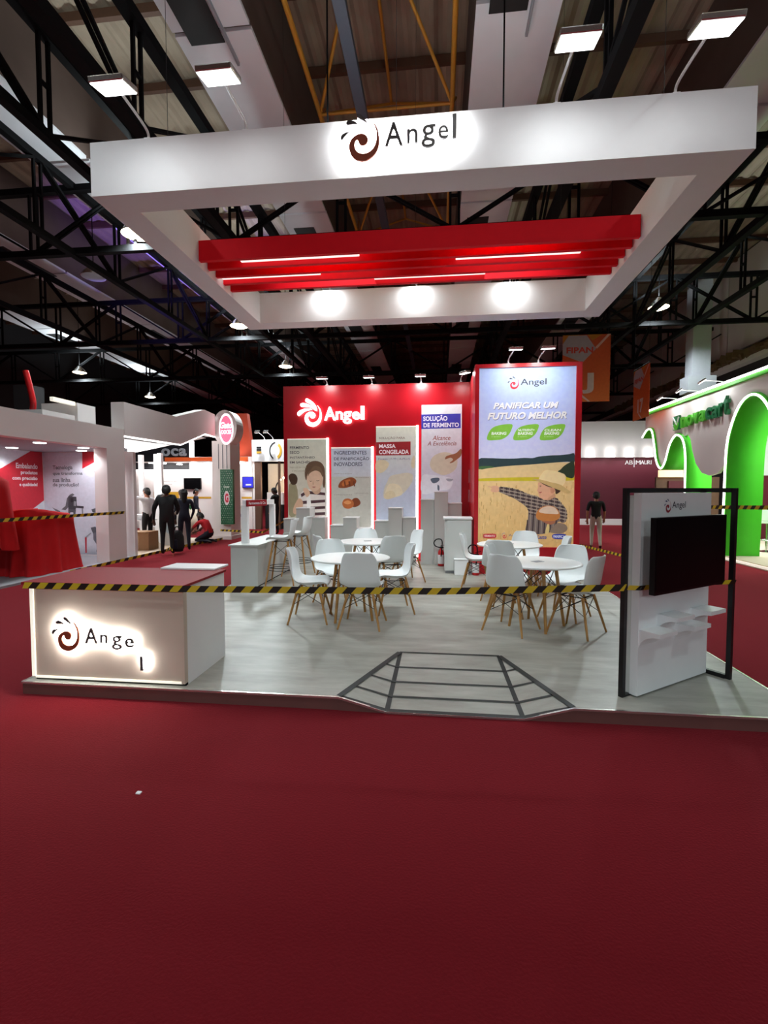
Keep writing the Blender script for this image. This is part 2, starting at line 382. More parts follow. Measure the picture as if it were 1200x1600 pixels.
ART.update({'A_hairback':[(-2.895,1.971),(-2.887,2.072),(-2.848,2.164),(-2.772,2.23),(-2.673,2.252),(-2.574,2.237),(-2.499,2.181),(-2.454,2.081),(-2.444,1.904),(-2.445,1.737),(-2.471,1.666),(-2.501,1.755),(-2.485,1.885),(-2.515,1.985),(-2.583,2.052),(-2.681,2.082),(-2.765,2.053),(-2.811,1.986),(-2.843,1.897),(-2.866,1.83),(-2.888,1.897)],'A_face':[(-2.846,1.912),(-2.811,1.993),(-2.735,2.052),(-2.628,2.059),(-2.545,2.007),(-2.5,1.911),(-2.501,1.793),(-2.54,1.696),(-2.608,1.622),(-2.692,1.592),(-2.761,1.622),(-2.813,1.696),(-2.843,1.8)],'A_neck':[(-2.715,1.644),(-2.57,1.696),(-2.548,1.585),(-2.639,1.525),(-2.73,1.585)],'A_fringe':[(-2.758,2.06),(-2.711,2.126),(-2.624,2.141),(-2.537,2.096),(-2.485,1.978),(-2.5,1.904),(-2.545,1.993),(-2.613,2.037),(-2.689,2.037),(-2.781,1.986),(-2.827,1.912),(-2.811,2.008)],'A_eye0':[(-2.797,1.83),(-2.763,1.815),(-2.729,1.826),(-2.763,1.8)],'A_eye1':[(-2.641,1.837),(-2.603,1.826),(-2.565,1.844),(-2.603,1.811)],'A_nose':[(-2.713,1.83),(-2.691,1.748),(-2.722,1.741)],'A_mouth':[(-2.733,1.689),(-2.692,1.696),(-2.65,1.692),(-2.692,1.67)],'A_hand':[(-2.932,1.644),(-2.867,1.666),(-2.799,1.607),(-2.784,1.532),(-2.846,1.465),(-2.899,1.532)]})
MACHINES = [([(-9.087,1.147),(-8.973,1.233),(-8.93,1.419),(-8.854,1.504),(-8.779,1.538),(-8.726,1.504),(-8.782,1.471),(-8.858,1.369),(-8.901,1.199),(-8.977,1.131)],(96,98,104)),([(-8.892,1.47),(-8.68,1.454),(-8.672,1.234),(-8.719,1.132),(-8.903,1.148)],(60,62,68)),([(-8.838,1.42),(-8.765,1.43),(-8.757,1.335),(-8.831,1.318)],(30,32,38)),([(-8.749,1.352),(-8.683,1.342),(-8.694,1.227),(-8.76,1.241)],(140,142,148)),([(-8.697,1.241),(-8.497,1.228),(-8.498,1.174),(-8.699,1.187)],(50,52,60)),([(-8.902,1.159),(-8.701,1.146),(-8.725,0.963),(-8.762,0.963),(-8.776,1.081),(-8.85,1.081),(-8.872,0.962),(-8.909,0.962)],(80,82,90)),([(-8.553,1.184),(-8.516,1.184),(-8.512,0.981),(-8.541,0.981)],(120,122,128)),([(-9.326,1.197),(-9.125,1.113),(-9.09,1.045),(-9.236,1.113)],(110,112,118)),([(-8.162,1.472),(-7.938,1.452),(-7.945,1.204),(-8.169,1.23)],(46,48,56)),([(-8.123,1.556),(-7.95,1.523),(-7.952,1.452),(-8.125,1.472)],(110,112,120)),([(-8.135,1.405),(-8.099,1.402),(-8.101,1.304),(-8.138,1.307)],(150,154,166)),([(-8.084,1.405),(-8.048,1.402),(-8.051,1.304),(-8.087,1.307)],(150,154,166)),([(-8.033,1.405),(-7.997,1.402),(-8.0,1.304),(-8.036,1.308)],(150,154,166)),([(-7.983,1.405),(-7.947,1.402),(-7.95,1.305),(-7.986,1.308)],(150,154,166)),([(-8.299,1.152),(-8.134,1.203),(-7.946,1.19),(-7.95,1.053),(-8.268,1.084)],(84,86,94)),([(-8.133,1.23),(-7.945,1.204),(-7.947,1.137),(-8.135,1.163)],(40,42,48)),([(-8.33,0.712),(-8.22,0.737),(-8.131,0.697),(-8.152,0.595),(-8.269,0.567)],(84,86,94)),([(-8.269,0.577),(-8.133,0.629),(-7.978,0.577),(-7.975,0.428),(-8.032,0.343),(-8.196,0.324),(-8.266,0.425)],(104,106,116)),([(-8.134,0.589),(-8.0,0.57),(-7.996,0.445),(-8.102,0.427)],(56,58,66)),([(-8.196,0.33),(-8.032,0.346),(-8.06,0.241),(-8.038,0.139),(-8.074,0.139),(-8.119,0.23),(-8.165,0.137),(-8.209,0.137),(-8.17,0.239)],(124,126,136)),([(-8.476,0.49),(-8.334,0.593),(-8.316,0.573),(-8.44,0.477)],(150,152,160)),([(-7.996,0.326),(-7.888,0.311),(-7.889,0.26),(-7.987,0.265)],(120,122,130))]

# ---------------------------------------------------------------- materials
cm = mat('carpet', rgb(90,12,19), .95, var=.16, scale=90, bump=.35, spec=.05)
cb_ = cm.node_tree.nodes['Principled BSDF']; cb_.inputs['Sheen Weight'].default_value = .6; cb_.inputs['Sheen Roughness'].default_value = .45; cb_.inputs['Sheen Tint'].default_value = (.75,.10,.13,1)   # pile of the needle felt
mat('roof_sheet', rgb(158,142,122), .8, var=.25, scale=1.5)
mat('duct_side', rgb(92,74,66), .8, var=.2, scale=2)
mat('duct_board', rgb(228,228,232), .7, var=.12, scale=1.2)
mat('vent_dark', rgb(30,28,28), .7)
mat('purlin', rgb(88,58,40), .7, var=.2)
mat('black_steel', rgb(9,9,11), .85, var=.15, spec=.15)
mat('slate_steel', rgb(58,64,74), .45, var=.1)
mat('yellow_steel', rgb(196,136,44), .5, var=.15)
mat('hall_wall', rgb(40,38,40), .9, var=.2, scale=.6)
mat('pale_wall', rgb(214,208,206), .85, var=.08, scale=1)
mat('insulation', rgb(104,82,56), .95, var=.5, scale=8)
mat('white_lam', rgb(242,242,244), .35, var=.02)
mat('white_paint', rgb(228,228,231), .55, var=.02)
mat('white_plastic', rgb(242,246,248), .3, var=.015)
mat('plinth', rgb(204,206,204), .45, var=.05, scale=5)
mat('red_paint', rgb(190,18,34), .32, var=.05, scale=5)
mat('red_slat', rgb(232,14,34), .6, var=.05, spec=.15)
mat('red_top', rgb(146,24,34), .6, var=.04, spec=.2)
mat('champagne', rgb(206,188,172), .32, .1, var=.03)
mat('aluminium', rgb(214,210,206), .25, .9, var=.05)
mat('chrome', rgb(210,212,214), .15, 1.0, var=.02)
mat('fascia_brown', rgb(98,54,50), .6, var=.2, scale=6)
mat('black_tape', rgb(22,24,24), .6)
mat('tape_yellow', rgb(214,186,40), .45)
mat('tape_black', rgb(26,22,16), .45)
mat('black_frame', rgb(14,13,16), .4)
mat('black_gloss', rgb(6,6,8), .35, spec=.2)
mat('screen_off', rgb(5,5,7), .35, spec=.12)
mat('wood_leg', rgb(176,126,66), .45, var=.2, scale=20)
mat('black_wire', rgb(16,16,18), .4)
mat('ink_black', rgb(20,20,26), .5)
mat('logo_dark', rgb(70,64,66), .35, .3)
mat('logo_brown', rgb(150,70,48), .35, .3)
mat('led_white', (1,.98,.96,1), .5, emit=5, var=0)
mat('led_halo', (.97,1,.98,1), .5, emit=55, var=0)
mat('led_strip', (1,.95,.94,1), .5, emit=3.2, var=0)
mat('led_edge', (1,.94,.80,1), .5, emit=.34, var=0)
mat('flood_lens', (.97,1,.99,1), .5, emit=4.5, var=0)
mat('diffuser', (.86,.80,.74,1), .6, emit=.75, var=0)
mat('warm_glow', (1,.66,.38,1), .5, emit=.7, var=0); mat('bay_lens', (1,.86,.6,1), .5, emit=7, var=0)
mat('halo_face', (1,.99,.98,1), .5, emit=1.6, var=0)
mat('signal_red', rgb(190,20,24), .3)
mat('cloth_red', rgb(196,6,16), .9, var=.12, scale=8)
mat('booth_white', rgb(238,230,228), .7, var=.04, scale=2)
mat('booth_grey', rgb(150,150,156), .7)
mat('green_panel', rgb(74,206,40), .55, var=.08, scale=3)
mat('green_dark', rgb(12,110,62), .4); mat('green_light', rgb(90,196,60), .4)
mat('maroon', rgb(92,18,38), .6, var=.08)
mat('orange', rgb(226,90,30), .6, var=.05); mat('dark_orange', rgb(150,44,14), .7)
mat('beige', rgb(198,180,160), .7, var=.06); mat('brown_wood', rgb(96,66,50), .6, var=.2)
mat('amber', rgb(206,158,44), .6); mat('blue_screen', rgb(40,40,170), .3, emit=.5)
mat('skin', rgb(168,112,88), .6); mat('skin_dark', rgb(96,62,48), .6); mat('hair', rgb(16,13,12), .7)
mat('cloth_black', rgb(16,16,19), .85); mat('cloth_navy', rgb(24,26,44), .85); mat('cloth_white', rgb(220,222,226), .85)
mat('cloth_grey', rgb(140,136,140), .85); mat('cloth_tshirt', rgb(176,20,32), .85); mat('cloth_khaki', rgb(196,186,172), .85)
mat('shoe', rgb(18,16,16), .5); mat('cardboard', rgb(150,112,80), .8); mat('bag_black', rgb(18,18,22), .8)
printmat('print_matt'); printmat('print_glow', emit=.16); printmat('print_sign', emit=1.5)  # panel and poster prints get a slight glow of their own to brighten them

# platform laminate: long soft streaks
def deckmat():
    m = mat('deck_laminate', rgb(206,204,194), .42, var=.02)
    nt = m.node_tree; b = nt.nodes['Principled BSDF']
    tc = nt.nodes.new('ShaderNodeTexCoord'); mp = nt.nodes.new('ShaderNodeMapping'); mp.inputs['Scale'].default_value = (1.1, 3.8, 1)
    n = nt.nodes.new('ShaderNodeTexNoise'); n.inputs['Scale'].default_value = 1.6; n.inputs['Detail'].default_value = 7; n.inputs['Roughness'].default_value = .62
    nt.links.new(tc.outputs['Object'], mp.inputs[0]); nt.links.new(mp.outputs[0], n.inputs['Vector'])
    cr = nt.nodes.new('ShaderNodeValToRGB'); cr.color_ramp.elements[0].position = .3; cr.color_ramp.elements[0].color = rgb(138,135,126)
    cr.color_ramp.elements[1].position = .72; cr.color_ramp.elements[1].color = rgb(176,175,167)
    nt.links.new(n.outputs['Fac'], cr.inputs[0]); nt.links.new(cr.outputs[0], b.inputs['Base Color'])
deckmat()

# ---------------------------------------------------------------- the hall
XL, XR, YF, YB, ZR = -24.0, 12.0, -20.0, 46.0, 11.0
struct(obj('floor', MB().box((XL, YF, -.1), (XR, YB, 0)), 'carpet'))
struct(obj('wall_left', MB().box((XL-.2, YF, 0), (XL, YB, ZR)), 'hall_wall'))
struct(obj('wall_back', MB().box((XL, YB, 0), (XR, YB+.2, ZR)), 'hall_wall'))
struct(obj('wall_front', MB().box((XL, YF-.2, 0), (XR, YF, ZR)), 'hall_wall'))
wr = struct(obj('wall_right', MB().box((XR, YF, 0), (XR+.2, YB, ZR)), 'hall_wall'))
for y in range(-8, 46, 6):                                   # pale cladding boards on the upper wall
    obj('wall_panel', MB().box((XR-.08, y+.02, 7.2), (XR, y+5.96, 10.9)), 'pale_wall', wr)
obj('ledge', MB().box((XR-.35, YF, 6.5), (XR, YB, 6.68)), 'pale_wall', wr)
mb = MB(); rr = random.Random(3)
for i in range(260):                                         # torn insulation on the ledge
    y = 10+rr.random()*24; s = .1+.22*rr.random(); x = XR-.32+.2*rr.random()
    M = Matrix.Translation((x, y, 6.72+s*.4)) @ Matrix.Rotation(rr.random()*3, 4, 'Z') @ Matrix.Rotation(rr.random()-.5, 4, 'X')
    mb.box((-s*.5, -s*1.2, -s*.4), (s*.5, s*1.2, s*.6), 0, M)
o = obj('insulation', mb, 'insulation', wr); o['kind'] = 'stuff'

# ceiling: corrugated sheet, purlins, duct strips, trusses
mb = MB(); n = int((XR-XL)/.09); vs = []; fs = []
for i in range(n+1):
    x = XL+i*.09; z = ZR+(.0 if i % 4 < 2 else .05)
    vs += [(x, YF, z), (x, YB, z)]
for i in range(n): fs.append((2*i, 2*i+1, 2*i+3, 2*i+2))
mb.add(vs, fs)
ceil = struct(obj('ceiling', mb, 'roof_sheet'))
first = None
for k in range(-5, 26):
    y = k*1.75+.5
    if first is None:
        first = obj('purlin', MB().box((XL, -.05, ZR-.2), (XR, .05, ZR-.02)), 'purlin', ceil)
        pu = first
    else:
        pu = first.copy(); COL.objects.link(pu); pu.parent = ceil
    pu.location.y = y
bx = None
for x0 in (-18.8, -13.95, -9.13, -4.31, .53, 5.2):
    sb = obj('duct_strip', MB().box((x0, YF, 9.06), (x0+1.29, YB, ZR)), 'duct_side', ceil)
    for k in range(-3, 18):
        y = k*2.6
        if bx is None: bx = bd = obj('board', MB().box((0, .04, 9.0), (1.29, 2.56, 9.06)), 'duct_board', sb)
        else: bd = bx.copy(); COL.objects.link(bd); bd.parent = sb
        bd.location = (x0, y, 0)
    for y in (5.9, 13.7, 21.5, 29.3):
        obj('vent', MB().box((x0+.2, y, 8.985), (x0+.78, y+2.1, 9.0)), 'vent_dark', sb)
    obj('vent_frame', MB().box((x0+.82, 5.9, 8.94), (x0+.86, 8.4, 9.0)), 'booth_grey', sb)
def truss(along, at, lo, hi, zb, zt, step, m='black_steel', w=.14):
    """lattice girder: two chords, paired posts and diagonals"""
    P = (lambda t, z, e=0: (at+e, t, z)) if along == 'Y' else (lambda t, z, e=0: (t, at+e, z))
    tr = obj('roof_truss', MB().bar(P(lo, zb), P(hi, zb), w, w), m, ceil)
    obj('top_chord', MB().bar(P(lo, zt), P(hi, zt), w, w), m, tr)
    p0 = d0 = d1 = None; k = 0; t = lo
    while t < hi-.01:
        if p0 is None:
            p0 = a = obj('post', MB().bar(P(-.09, zb), P(-.09, zt), .05, .05).bar(P(.09, zb), P(.09, zt), .05, .05).bar(P(-.09, (zb+zt)/2), P(.09, (zb+zt)/2), .05, .05), m, tr)
            d0 = b = obj('diagonal', MB().bar(P(0, zb, .04), P(step, zt, .04), .05, .05).bar(P(0, zb, -.04), P(step, zt, -.04), .05, .05), m, tr)
            d1 = obj('diagonal', MB().bar(P(0, zt, .04), P(step, zb, .04), .05, .05).bar(P(0, zt, -.04), P(step, zb, -.04), .05, .05), m, tr)
            a.location = Vector(P(t, 0))-Vector(P(0, 0)); b.location = a.location; d1.location = Vector(P(t+step, 0))-Vector(P(0, 0))
        else:
            a = p0.copy(); COL.objects.link(a); a.parent = tr; a.location = Vector(P(t, 0))-Vector(P(0, 0))
            if k > 1:
                b = (d1 if k % 2 else d0).copy(); COL.objects.link(b); b.parent = tr; b.location = a.location
        t += step; k += 1
for x in (-12.6, -8.3, -5.95, -4.45, 2.2, 6.35, 8.2): truss('Y', x, -3, 42, 7.0, 8.5, 2.5, w=.18 if x in (2.2, -4.45) else .14)
for y in (10.5, 16.9, 22.5, 29.0, 36.0): truss('X', y, XL+.3, XR-.4, 7.0 if y != 10.5 else 7.05, 8.45, 2.4)
obj('conduit', MB().bar((-1.32, -4, 8.0), (-1.32, 42, 8.0), .17, .12), 'slate_steel', ceil)
for k, yk in enumerate((5.4, 10.3, 15.2)):                      # yellow space frame between the duct strips
    N1 = Vector((-2.5, yk, 9.45)); N2 = Vector((.23, yk, 9.45)); Mk = Vector((-1.15, yk+1.5, 10.7)); M0 = Vector((-1.15, yk-2.6, 10.75))
    dy = Vector((0, 4.9, 0))
    for p, q, r in ((N1, N2, .03), (N1, N1-dy, .05), (N2, N2-dy, .05), (N1, Mk, .03), (N2, Mk, .03), (N1, M0, .035), (N2, M0, .035), (M0, Mk, .035), (N1, Mk+Vector((-1.6,0,0)), .03), (N2, Mk+Vector((1.5,0,0)), .03)):
        obj('tie_rod', MB().tube([p, q], r, 6), 'yellow_steel', ceil)

# high-bay lamps hanging from the roof
def bay(x, y, power, label, on=True, z=7.3, up=None, col=(.84,.97,1), cone=165):
    t = thing('hanging_bay_lamp', label, 'lamp', (x, y, z), 'high bay lamps under the hall roof')
    obj('rod', MB().tube([(x, y, z+.25), (x, y, ZR-.02)], .012, 6), 'black_steel', t)
    obj('reflector', MB().lathe([(.07,.30),(.1,.26),(.24,.12),(.31,0)], (x, y, z), 20), 'aluminium', t)
    obj('lens', MB().lathe([(0.0,-.05),(.2,-.04),(.30,0.0)], (x, y, z), 20), 'bay_lens' if on else 'booth_grey', t)
    if on:
        lamp('SPOT', 'bay_light', t, (x, y, z-.08), power, (x, y, 0), col, .2, cone, .5)
        lamp('SPOT', 'roof_fill', t, (x, y, z+.34), up or W_UP, (x, y, z+3), col, .2, 172, .3)  # uplight added to each lit bay to brighten the roof
bay(-6.73, 10.4, W_BAY, 'warm hanging bay lamp left of the white canopy corner')
bay(-6.94, 16.5, W_BAY, 'warm hanging bay lamp just under the back left canopy corner')
bay(-17.4, 22.1, W_BAY, 'warm hanging bay lamp above the white blocks of the left stand')
bay(-17.7, 28.4, W_BAY, 'small warm hanging bay lamp above the folded white valance')
bay(-7.07, 22.1, W_BAY, 'warm hanging bay lamp just over the red wall\'s left end')
bay(6.8, 16.3, W_BAY, 'warm hanging bay lamp right of the canopy above the orange banners')
bay(-9.2, 12.3, 0, 'unlit pale hanging bay lamp among the dark trusses on the left', on=False)
for x, y, z, q in ((-5.0, 1.0, 7.6, W_FILL_NEAR*2.4), (.5, .3, 7.6, W_FILL_NEAR*.3), (5.2, 1.0, 7.6, W_FILL_NEAR*1.2), (-8, -15, 6.6, W_FILL_REAR), (0, -15, 6.6, W_FILL_REAR), (8, -15, 6.6, W_FILL_REAR)):  # unseen lamps added to light upright faces, foreground and roof
    bay(x, y, q, 'added high bay lamp outside the picture, %s, %s' % ('hanging above the photographer' if y > 0 else 'far behind the photographer', 'left one' if x < -1 else 'right one' if x > 1 else 'middle one'), z=z, col=(.80,.97,1), up=(700 if x < -2 else 320) if y > 0 else 60)

for x, y, lab in ((-1.5, 6.6, 'added lamp hung unseen above the canopy opening, left one'), (.8, 6.6, 'added lamp hung unseen above the canopy opening, right one')):
    bay(x, y, 330, lab, z=6.0, col=(.84,.97,1), up=40, cone=84)  # added lamps, hidden behind the front beam, brighten the tables and deck

# ---------------------------------------------------------------- the stand's platform
PX0, PX1, PY0, PY1, PZ = -3.32, 2.54, 3.48, 10.6, .10
RL, RR = (-.357, 4.52), (.566, 4.52)                     # ramp apexes
LF, RF = (-.731, PY0), (.955, PY0)                       # where the ramp cuts the front edge
CL, CR = (-.375, PY0-.01), (.614, PY0-.01)               # foot of the ramp
plat = thing('stand_platform', 'low raised platform with pale streaked laminate deck and brown edge under the stand', 'platform', (0, 7, 0))
top = lambda p, z=PZ: (p[0], p[1], z)
mb = MB()
outl = [(PX0,PY0), LF, RL, RR, RF, (PX1,PY0), (PX1,PY1), (PX0,PY1)]
mb.add([top(p) for p in outl], [tuple(range(8))])
obj('deck', mb, 'deck_laminate', plat)
rp = obj('ramp', MB().add([top(RL), top(RR), top(CR,.012), top(CL,.012), top(LF), top(RF)], [(0,3,2,1), (4,3,0), (1,2,5)]), 'deck_laminate', plat)
f = MB()
for a, b in ((( PX0,PY0), LF), (RF, (PX1,PY0))): f.box((a[0], PY0+.005, 0), (b[0], PY0+.03, PZ-.012))
obj('front_fascia', MB().box((PX0, PY0+.005, 0), (LF[0], PY0+.03, PZ-.012)), 'fascia_brown', plat)
obj('front_fascia', MB().box((RF[0], PY0+.005, 0), (PX1, PY0+.03, PZ-.012)), 'fascia_brown', plat)
for a, b in ((LF, CL), (RF, CR)):
    obj('ramp_cheek', MB().add([(a[0],a[1],PZ-.012), (a[0],a[1],0), (b[0],b[1],0), (a[0],a[1]+.03,PZ-.012), (a[0],a[1]+.03,0), (b[0],b[1]+.03,0)], [(0,1,2),(5,4,3),(0,2,5,3),(0,3,4,1),(1,4,5,2)]), 'fascia_brown', plat)
obj('side_fascia', MB().box((PX0, PY0+.03, 0), (PX0+.025, PY1, PZ-.012)), 'fascia_brown', plat)
obj('side_fascia', MB().box((PX1-.025, PY0+.03, 0), (PX1, PY1, PZ-.012)), 'fascia_brown', plat)
for p, q in ((top((PX0,PY0)), top(LF)), (top(RF), top((PX1,PY0))), (top(LF), top(CL,.012)), (top(CL,.012), top(CR,.012)), (top(CR,.012), top(RF)), (top((PX1,PY0)), top((PX1,PY1))), (top((PX0,PY0)), top((PX0,PY1)))):
    obj('edge_trim', MB().bar(Vector(p)+Vector((0,0,-.003)), Vector(q)+Vector((0,0,-.003)), .018, .014), 'aluminium', plat)
# black tape grid on the ramp
def strip(p, q, w=.035):
    p = Vector(p); q = Vector(q); d = (q-p).normalized(); s = d.cross(Vector((0,0,1))).normalized()*w/2; u = Vector((0,0,.003))
    obj('tape_strip', MB().add([p-s+u, q-s+u, q+s+u, p+s+u], [(0,3,2,1)]), 'black_tape', plat)
L3 = lambda p, q, t: Vector(p).lerp(Vector(q), t)
A, B, C_, D, E_, F_ = top(RL), top(RR), top(CR,.014), top(CL,.014), top(LF), top(RF)
i_ = Vector((0,.018,0))
strip(A, B, .03); strip(A, Vector(E_)+i_, .05); strip(B, Vector(F_)+i_, .05); strip(A, Vector(D)+i_, .05); strip(B, Vector(C_)+i_, .05)
strip(Vector(E_)+i_, Vector(D)+i_, .045); strip(Vector(D)+i_, Vector(C_)+i_, .045); strip(Vector(C_)+i_, Vector(F_)+i_, .045)
for t in (.30, .56, .79):
    strip(L3(A, D, t), L3(B, C_, t), .028); strip(L3(A, E_, t), L3(A, D, t), .028); strip(L3(B, C_, t), L3(B, F_, t), .028)

# ---------------------------------------------------------------- hanging canopy
CX0, CX1, CY0, CY1, CZ0, CZ1, CW = -3.296, 2.558, 4.409, 8.309, 4.424, 4.918, .302
can = thing('hanging_canopy', 'white square canopy frame hung over the stand, lit emblem on its front', 'canopy', ((CX0+CX1)/2, (CY0+CY1)/2, CZ0))
obj('front_beam', MB().box((CX0, CY0, CZ0), (CX1, CY0+CW, CZ1)), 'white_paint', can)
obj('back_beam', MB().box((CX0, CY1-CW, CZ0), (CX1, CY1, CZ1)), 'white_paint', can)
obj('side_beam', MB().box((CX0, CY0+CW, CZ0), (CX0+CW, CY1-CW, CZ1)), 'white_paint', can)
obj('side_beam', MB().box((CX1-CW, CY0+CW, CZ0), (CX1, CY1-CW, CZ1)), 'white_paint', can)
for x in (-2.6, -.4, 1.9):
    for y in (CY0+.15, CY1-.15): obj('hanger_cable', MB().tube([(x, y, CZ1), (x, y, ZR)], .0025, 5), 'black_wire', can)
def lit_sign(parent, F, x, z, h, wtxt, d, m_sw, m_fl, m_tx, halo, letters, thick=.02, fl=None, bold=-.002, off=None):
    """stand-off emblem and letters, each a piece of its own, with light behind them"""
    off = off or d
    sh = [('emblem_swirl', SWIRL, m_sw)] + [('emblem_flame', q, m_fl) for q in (fl or FLAMES)]
    for nm, poly, m in sh:
        p = [(x+a*h, z+b*h) for a, b in poly]
        o = obj(nm, MB().prism(p, F, off, off+thick), m, parent)
        if halo: obj('backlight', MB().prism(p, F, off-.012, off-.002), halo, o)
    for ch, a0, a1, b0, b1 in letters:
        mb = text(MB(), ch, F, x+a0*h, z+b0*h, x+a1*h, z+b1*h, off+thick/2, bold=bold, depth=thick)
        o = obj('letter', mb, m_tx, parent)
        if halo: obj('backlight', text(MB(), ch, F, x+a0*h, z+b0*h, x+a1*h, z+b1*h, off-.007, bold=bold+.006, depth=.01), halo, o)
LET = [('A', .97, 1.36, .28, .77), ('n', 1.45, 1.68, .31, .60), ('g', 1.76, 2.06, .19, .66), ('e', 2.12, 2.34, .34, .62), ('l', 2.42, 2.51, .34, .84)]
FC = wallY(CY0)
lit_sign(can, FC, -.868, 4.508, .40, 1.5, .06, 'logo_brown', 'logo_dark', 'logo_dark', 'led_halo', LET, bold=.010)
# red slats and the light panels between them
SY = [5.905+.232*k for k in range(5)]
for y in SY: obj('slat', MB().box((-2.992, y, 4.493), (2.25, y+.055, 4.74)), 'red_slat', can)
for k, x0, x1 in ((0,-2.53,-1.0), (1,.2,1.72), (2,-2.99,-1.61), (3,-.9,.61)):
    obj('light_panel', MB().box((x0, SY[k]+.056, 4.553), (x1, SY[k+1]-.001, 4.60)), 'diffuser', can)
def flood(name, label, cat, base, head, aim, power, group, size=(.29,.21), arm='white_lam', lens='flood_lens', col=(.95,1,.99)):
    """LED flood on an arm: foot, arm, housing, lens and its lamp"""
    b = Vector(base); h = Vector(head); a = Vector(aim)
    t = thing(name, label, cat, base, group)
    obj('foot', MB().box(b-Vector((.03,.03,0)), b+Vector((.03,.03,.02))), arm, t)
    d = (a-h).normalized(); q = d.to_track_quat('-Z', 'Y').to_matrix().to_4x4()
    M = Matrix.Translation(h) @ q
    e = h-d*.045
    obj('arm', MB().tube(spline([b+Vector((0,0,.02)), b+Vector((0,0,.08))+(e-b)*.12, e], 5), .012, 8), arm, t)
    hd = obj('housing', MB().box((-size[0]/2,-size[1]/2,0), (size[0]/2,size[1]/2,.045), 0, M), 'aluminium', t, bevel=.008)
    obj('lens', MB().box((-size[0]/2+.008,-size[1]/2+.008,-.006), (size[0]/2-.008,size[1]/2-.008,0), 0, M), lens, t, bevel=.004)
    lamp('AREA', 'flood_light', t, h+d*.012, power, a, col, size[0]*.9, sx=size[1]*.9)
    return t
for bx_, hx, lab, k in ((-2.734,-2.60,'outer left white floodlight on an arm over the canopy front',1.0), (-1.778,-1.72,'inner left white floodlight on an arm over the canopy front',.55), (.985,.975,'inner right white floodlight on an arm over the canopy front',1.5), (1.946,1.90,'outermost right white floodlight on an arm over the canopy front',.4)):
    flood('floodlight', lab, 'floodlight', (bx_, CY0+.05, CZ1), (hx, 3.77, 4.85), (hx, 3.77+.24, 4.85-1.0), W_FASCIA*k, 'floodlights over the canopy front')
for x, lab in ((-1.827,'left spot lamp inside the canopy lighting its back beam'), (-.382,'middle spot lamp inside the canopy lighting its back beam'), (1.123,'right spot lamp inside the canopy lighting its back beam')):
    flood('spot_lamp', lab, 'spotlight', (x, CY1-.15, CZ1), (x, CY1-CW-.11, 4.93), (x, CY1-CW-.07, 4.45), W_BACKSPOT, 'spot lamps inside the canopy', size=(.16,.11))

# ---------------------------------------------------------------- red back wall with four graphic panels
WY, WT = 10.35, 3.87
rw = thing('back_wall', 'tall glossy red wall behind the tables with white emblem and four printed panels', 'wall', (-1.3, WY, PZ))
obj('wall_body', MB().box((-3.37, WY, PZ), (.66, WY+.22, WT)), 'red_paint', rw)
FW = wallY(WY)
REDLET = [('A', .97, 1.42, .24, .76), ('n', 1.43, 1.70, .27, .58), ('g', 1.72, 2.06, .10, .58), ('e', 2.08, 2.38, .26, .56), ('l', 2.42, 2.56, .26, .77)]
lit_sign(rw, FW, -2.975, 2.985, .545, 1.5, .03, 'halo_face', 'halo_face', 'halo_face', None, REDLET, thick=.05, fl=FAT_FLAMES, bold=.012)
def panel(x0, x1, z1, art, led):
    p = obj('graphic_panel', MB().box((x0, WY-.03, PZ), (x1, WY, z1)), 'white_paint', rw)
    mb = MB(); art(mb, FW); obj('print', mb, 'print_glow', p)
    if led:
        obj('led_strip', MB().box((x1, WY-.035, PZ+.03), (x1+.045, WY-.012, z1+.03)), 'led_strip', p)
        obj('led_strip', MB().box((x0, WY-.03, z1), (x1, WY-.012, z1+.02)), 'led_edge', p)
    return p
GR, DK = rgb(196,198,190), rgb(66,62,66)
def grad(mb, F, x0, x1, zs, cols, d):
    for i in range(len(zs)-1):
        a, b = cols[i], cols[i+1]
        mb.add([F(x0, zs[i+1], d), F(x1, zs[i+1], d), F(x1, zs[i], d), F(x0, zs[i], d)], [(0,1,2,3)], 0, [b, b, a, a])
P0 = .031
def poly(mb, F, key, col, lv, k=3, sm=True): mb.flat(smoothpoly(ART[key], k) if sm else ART[key], F, P0+.0008*lv, col)
def line(mb, F, body, key, col, lv, bold=.012, shear=0.0):
    (a0, b0), (a1, b1) = ART[key]; text(mb, body, F, a0, b0, a1, b1, P0+.0008*lv, col, bold, shear)
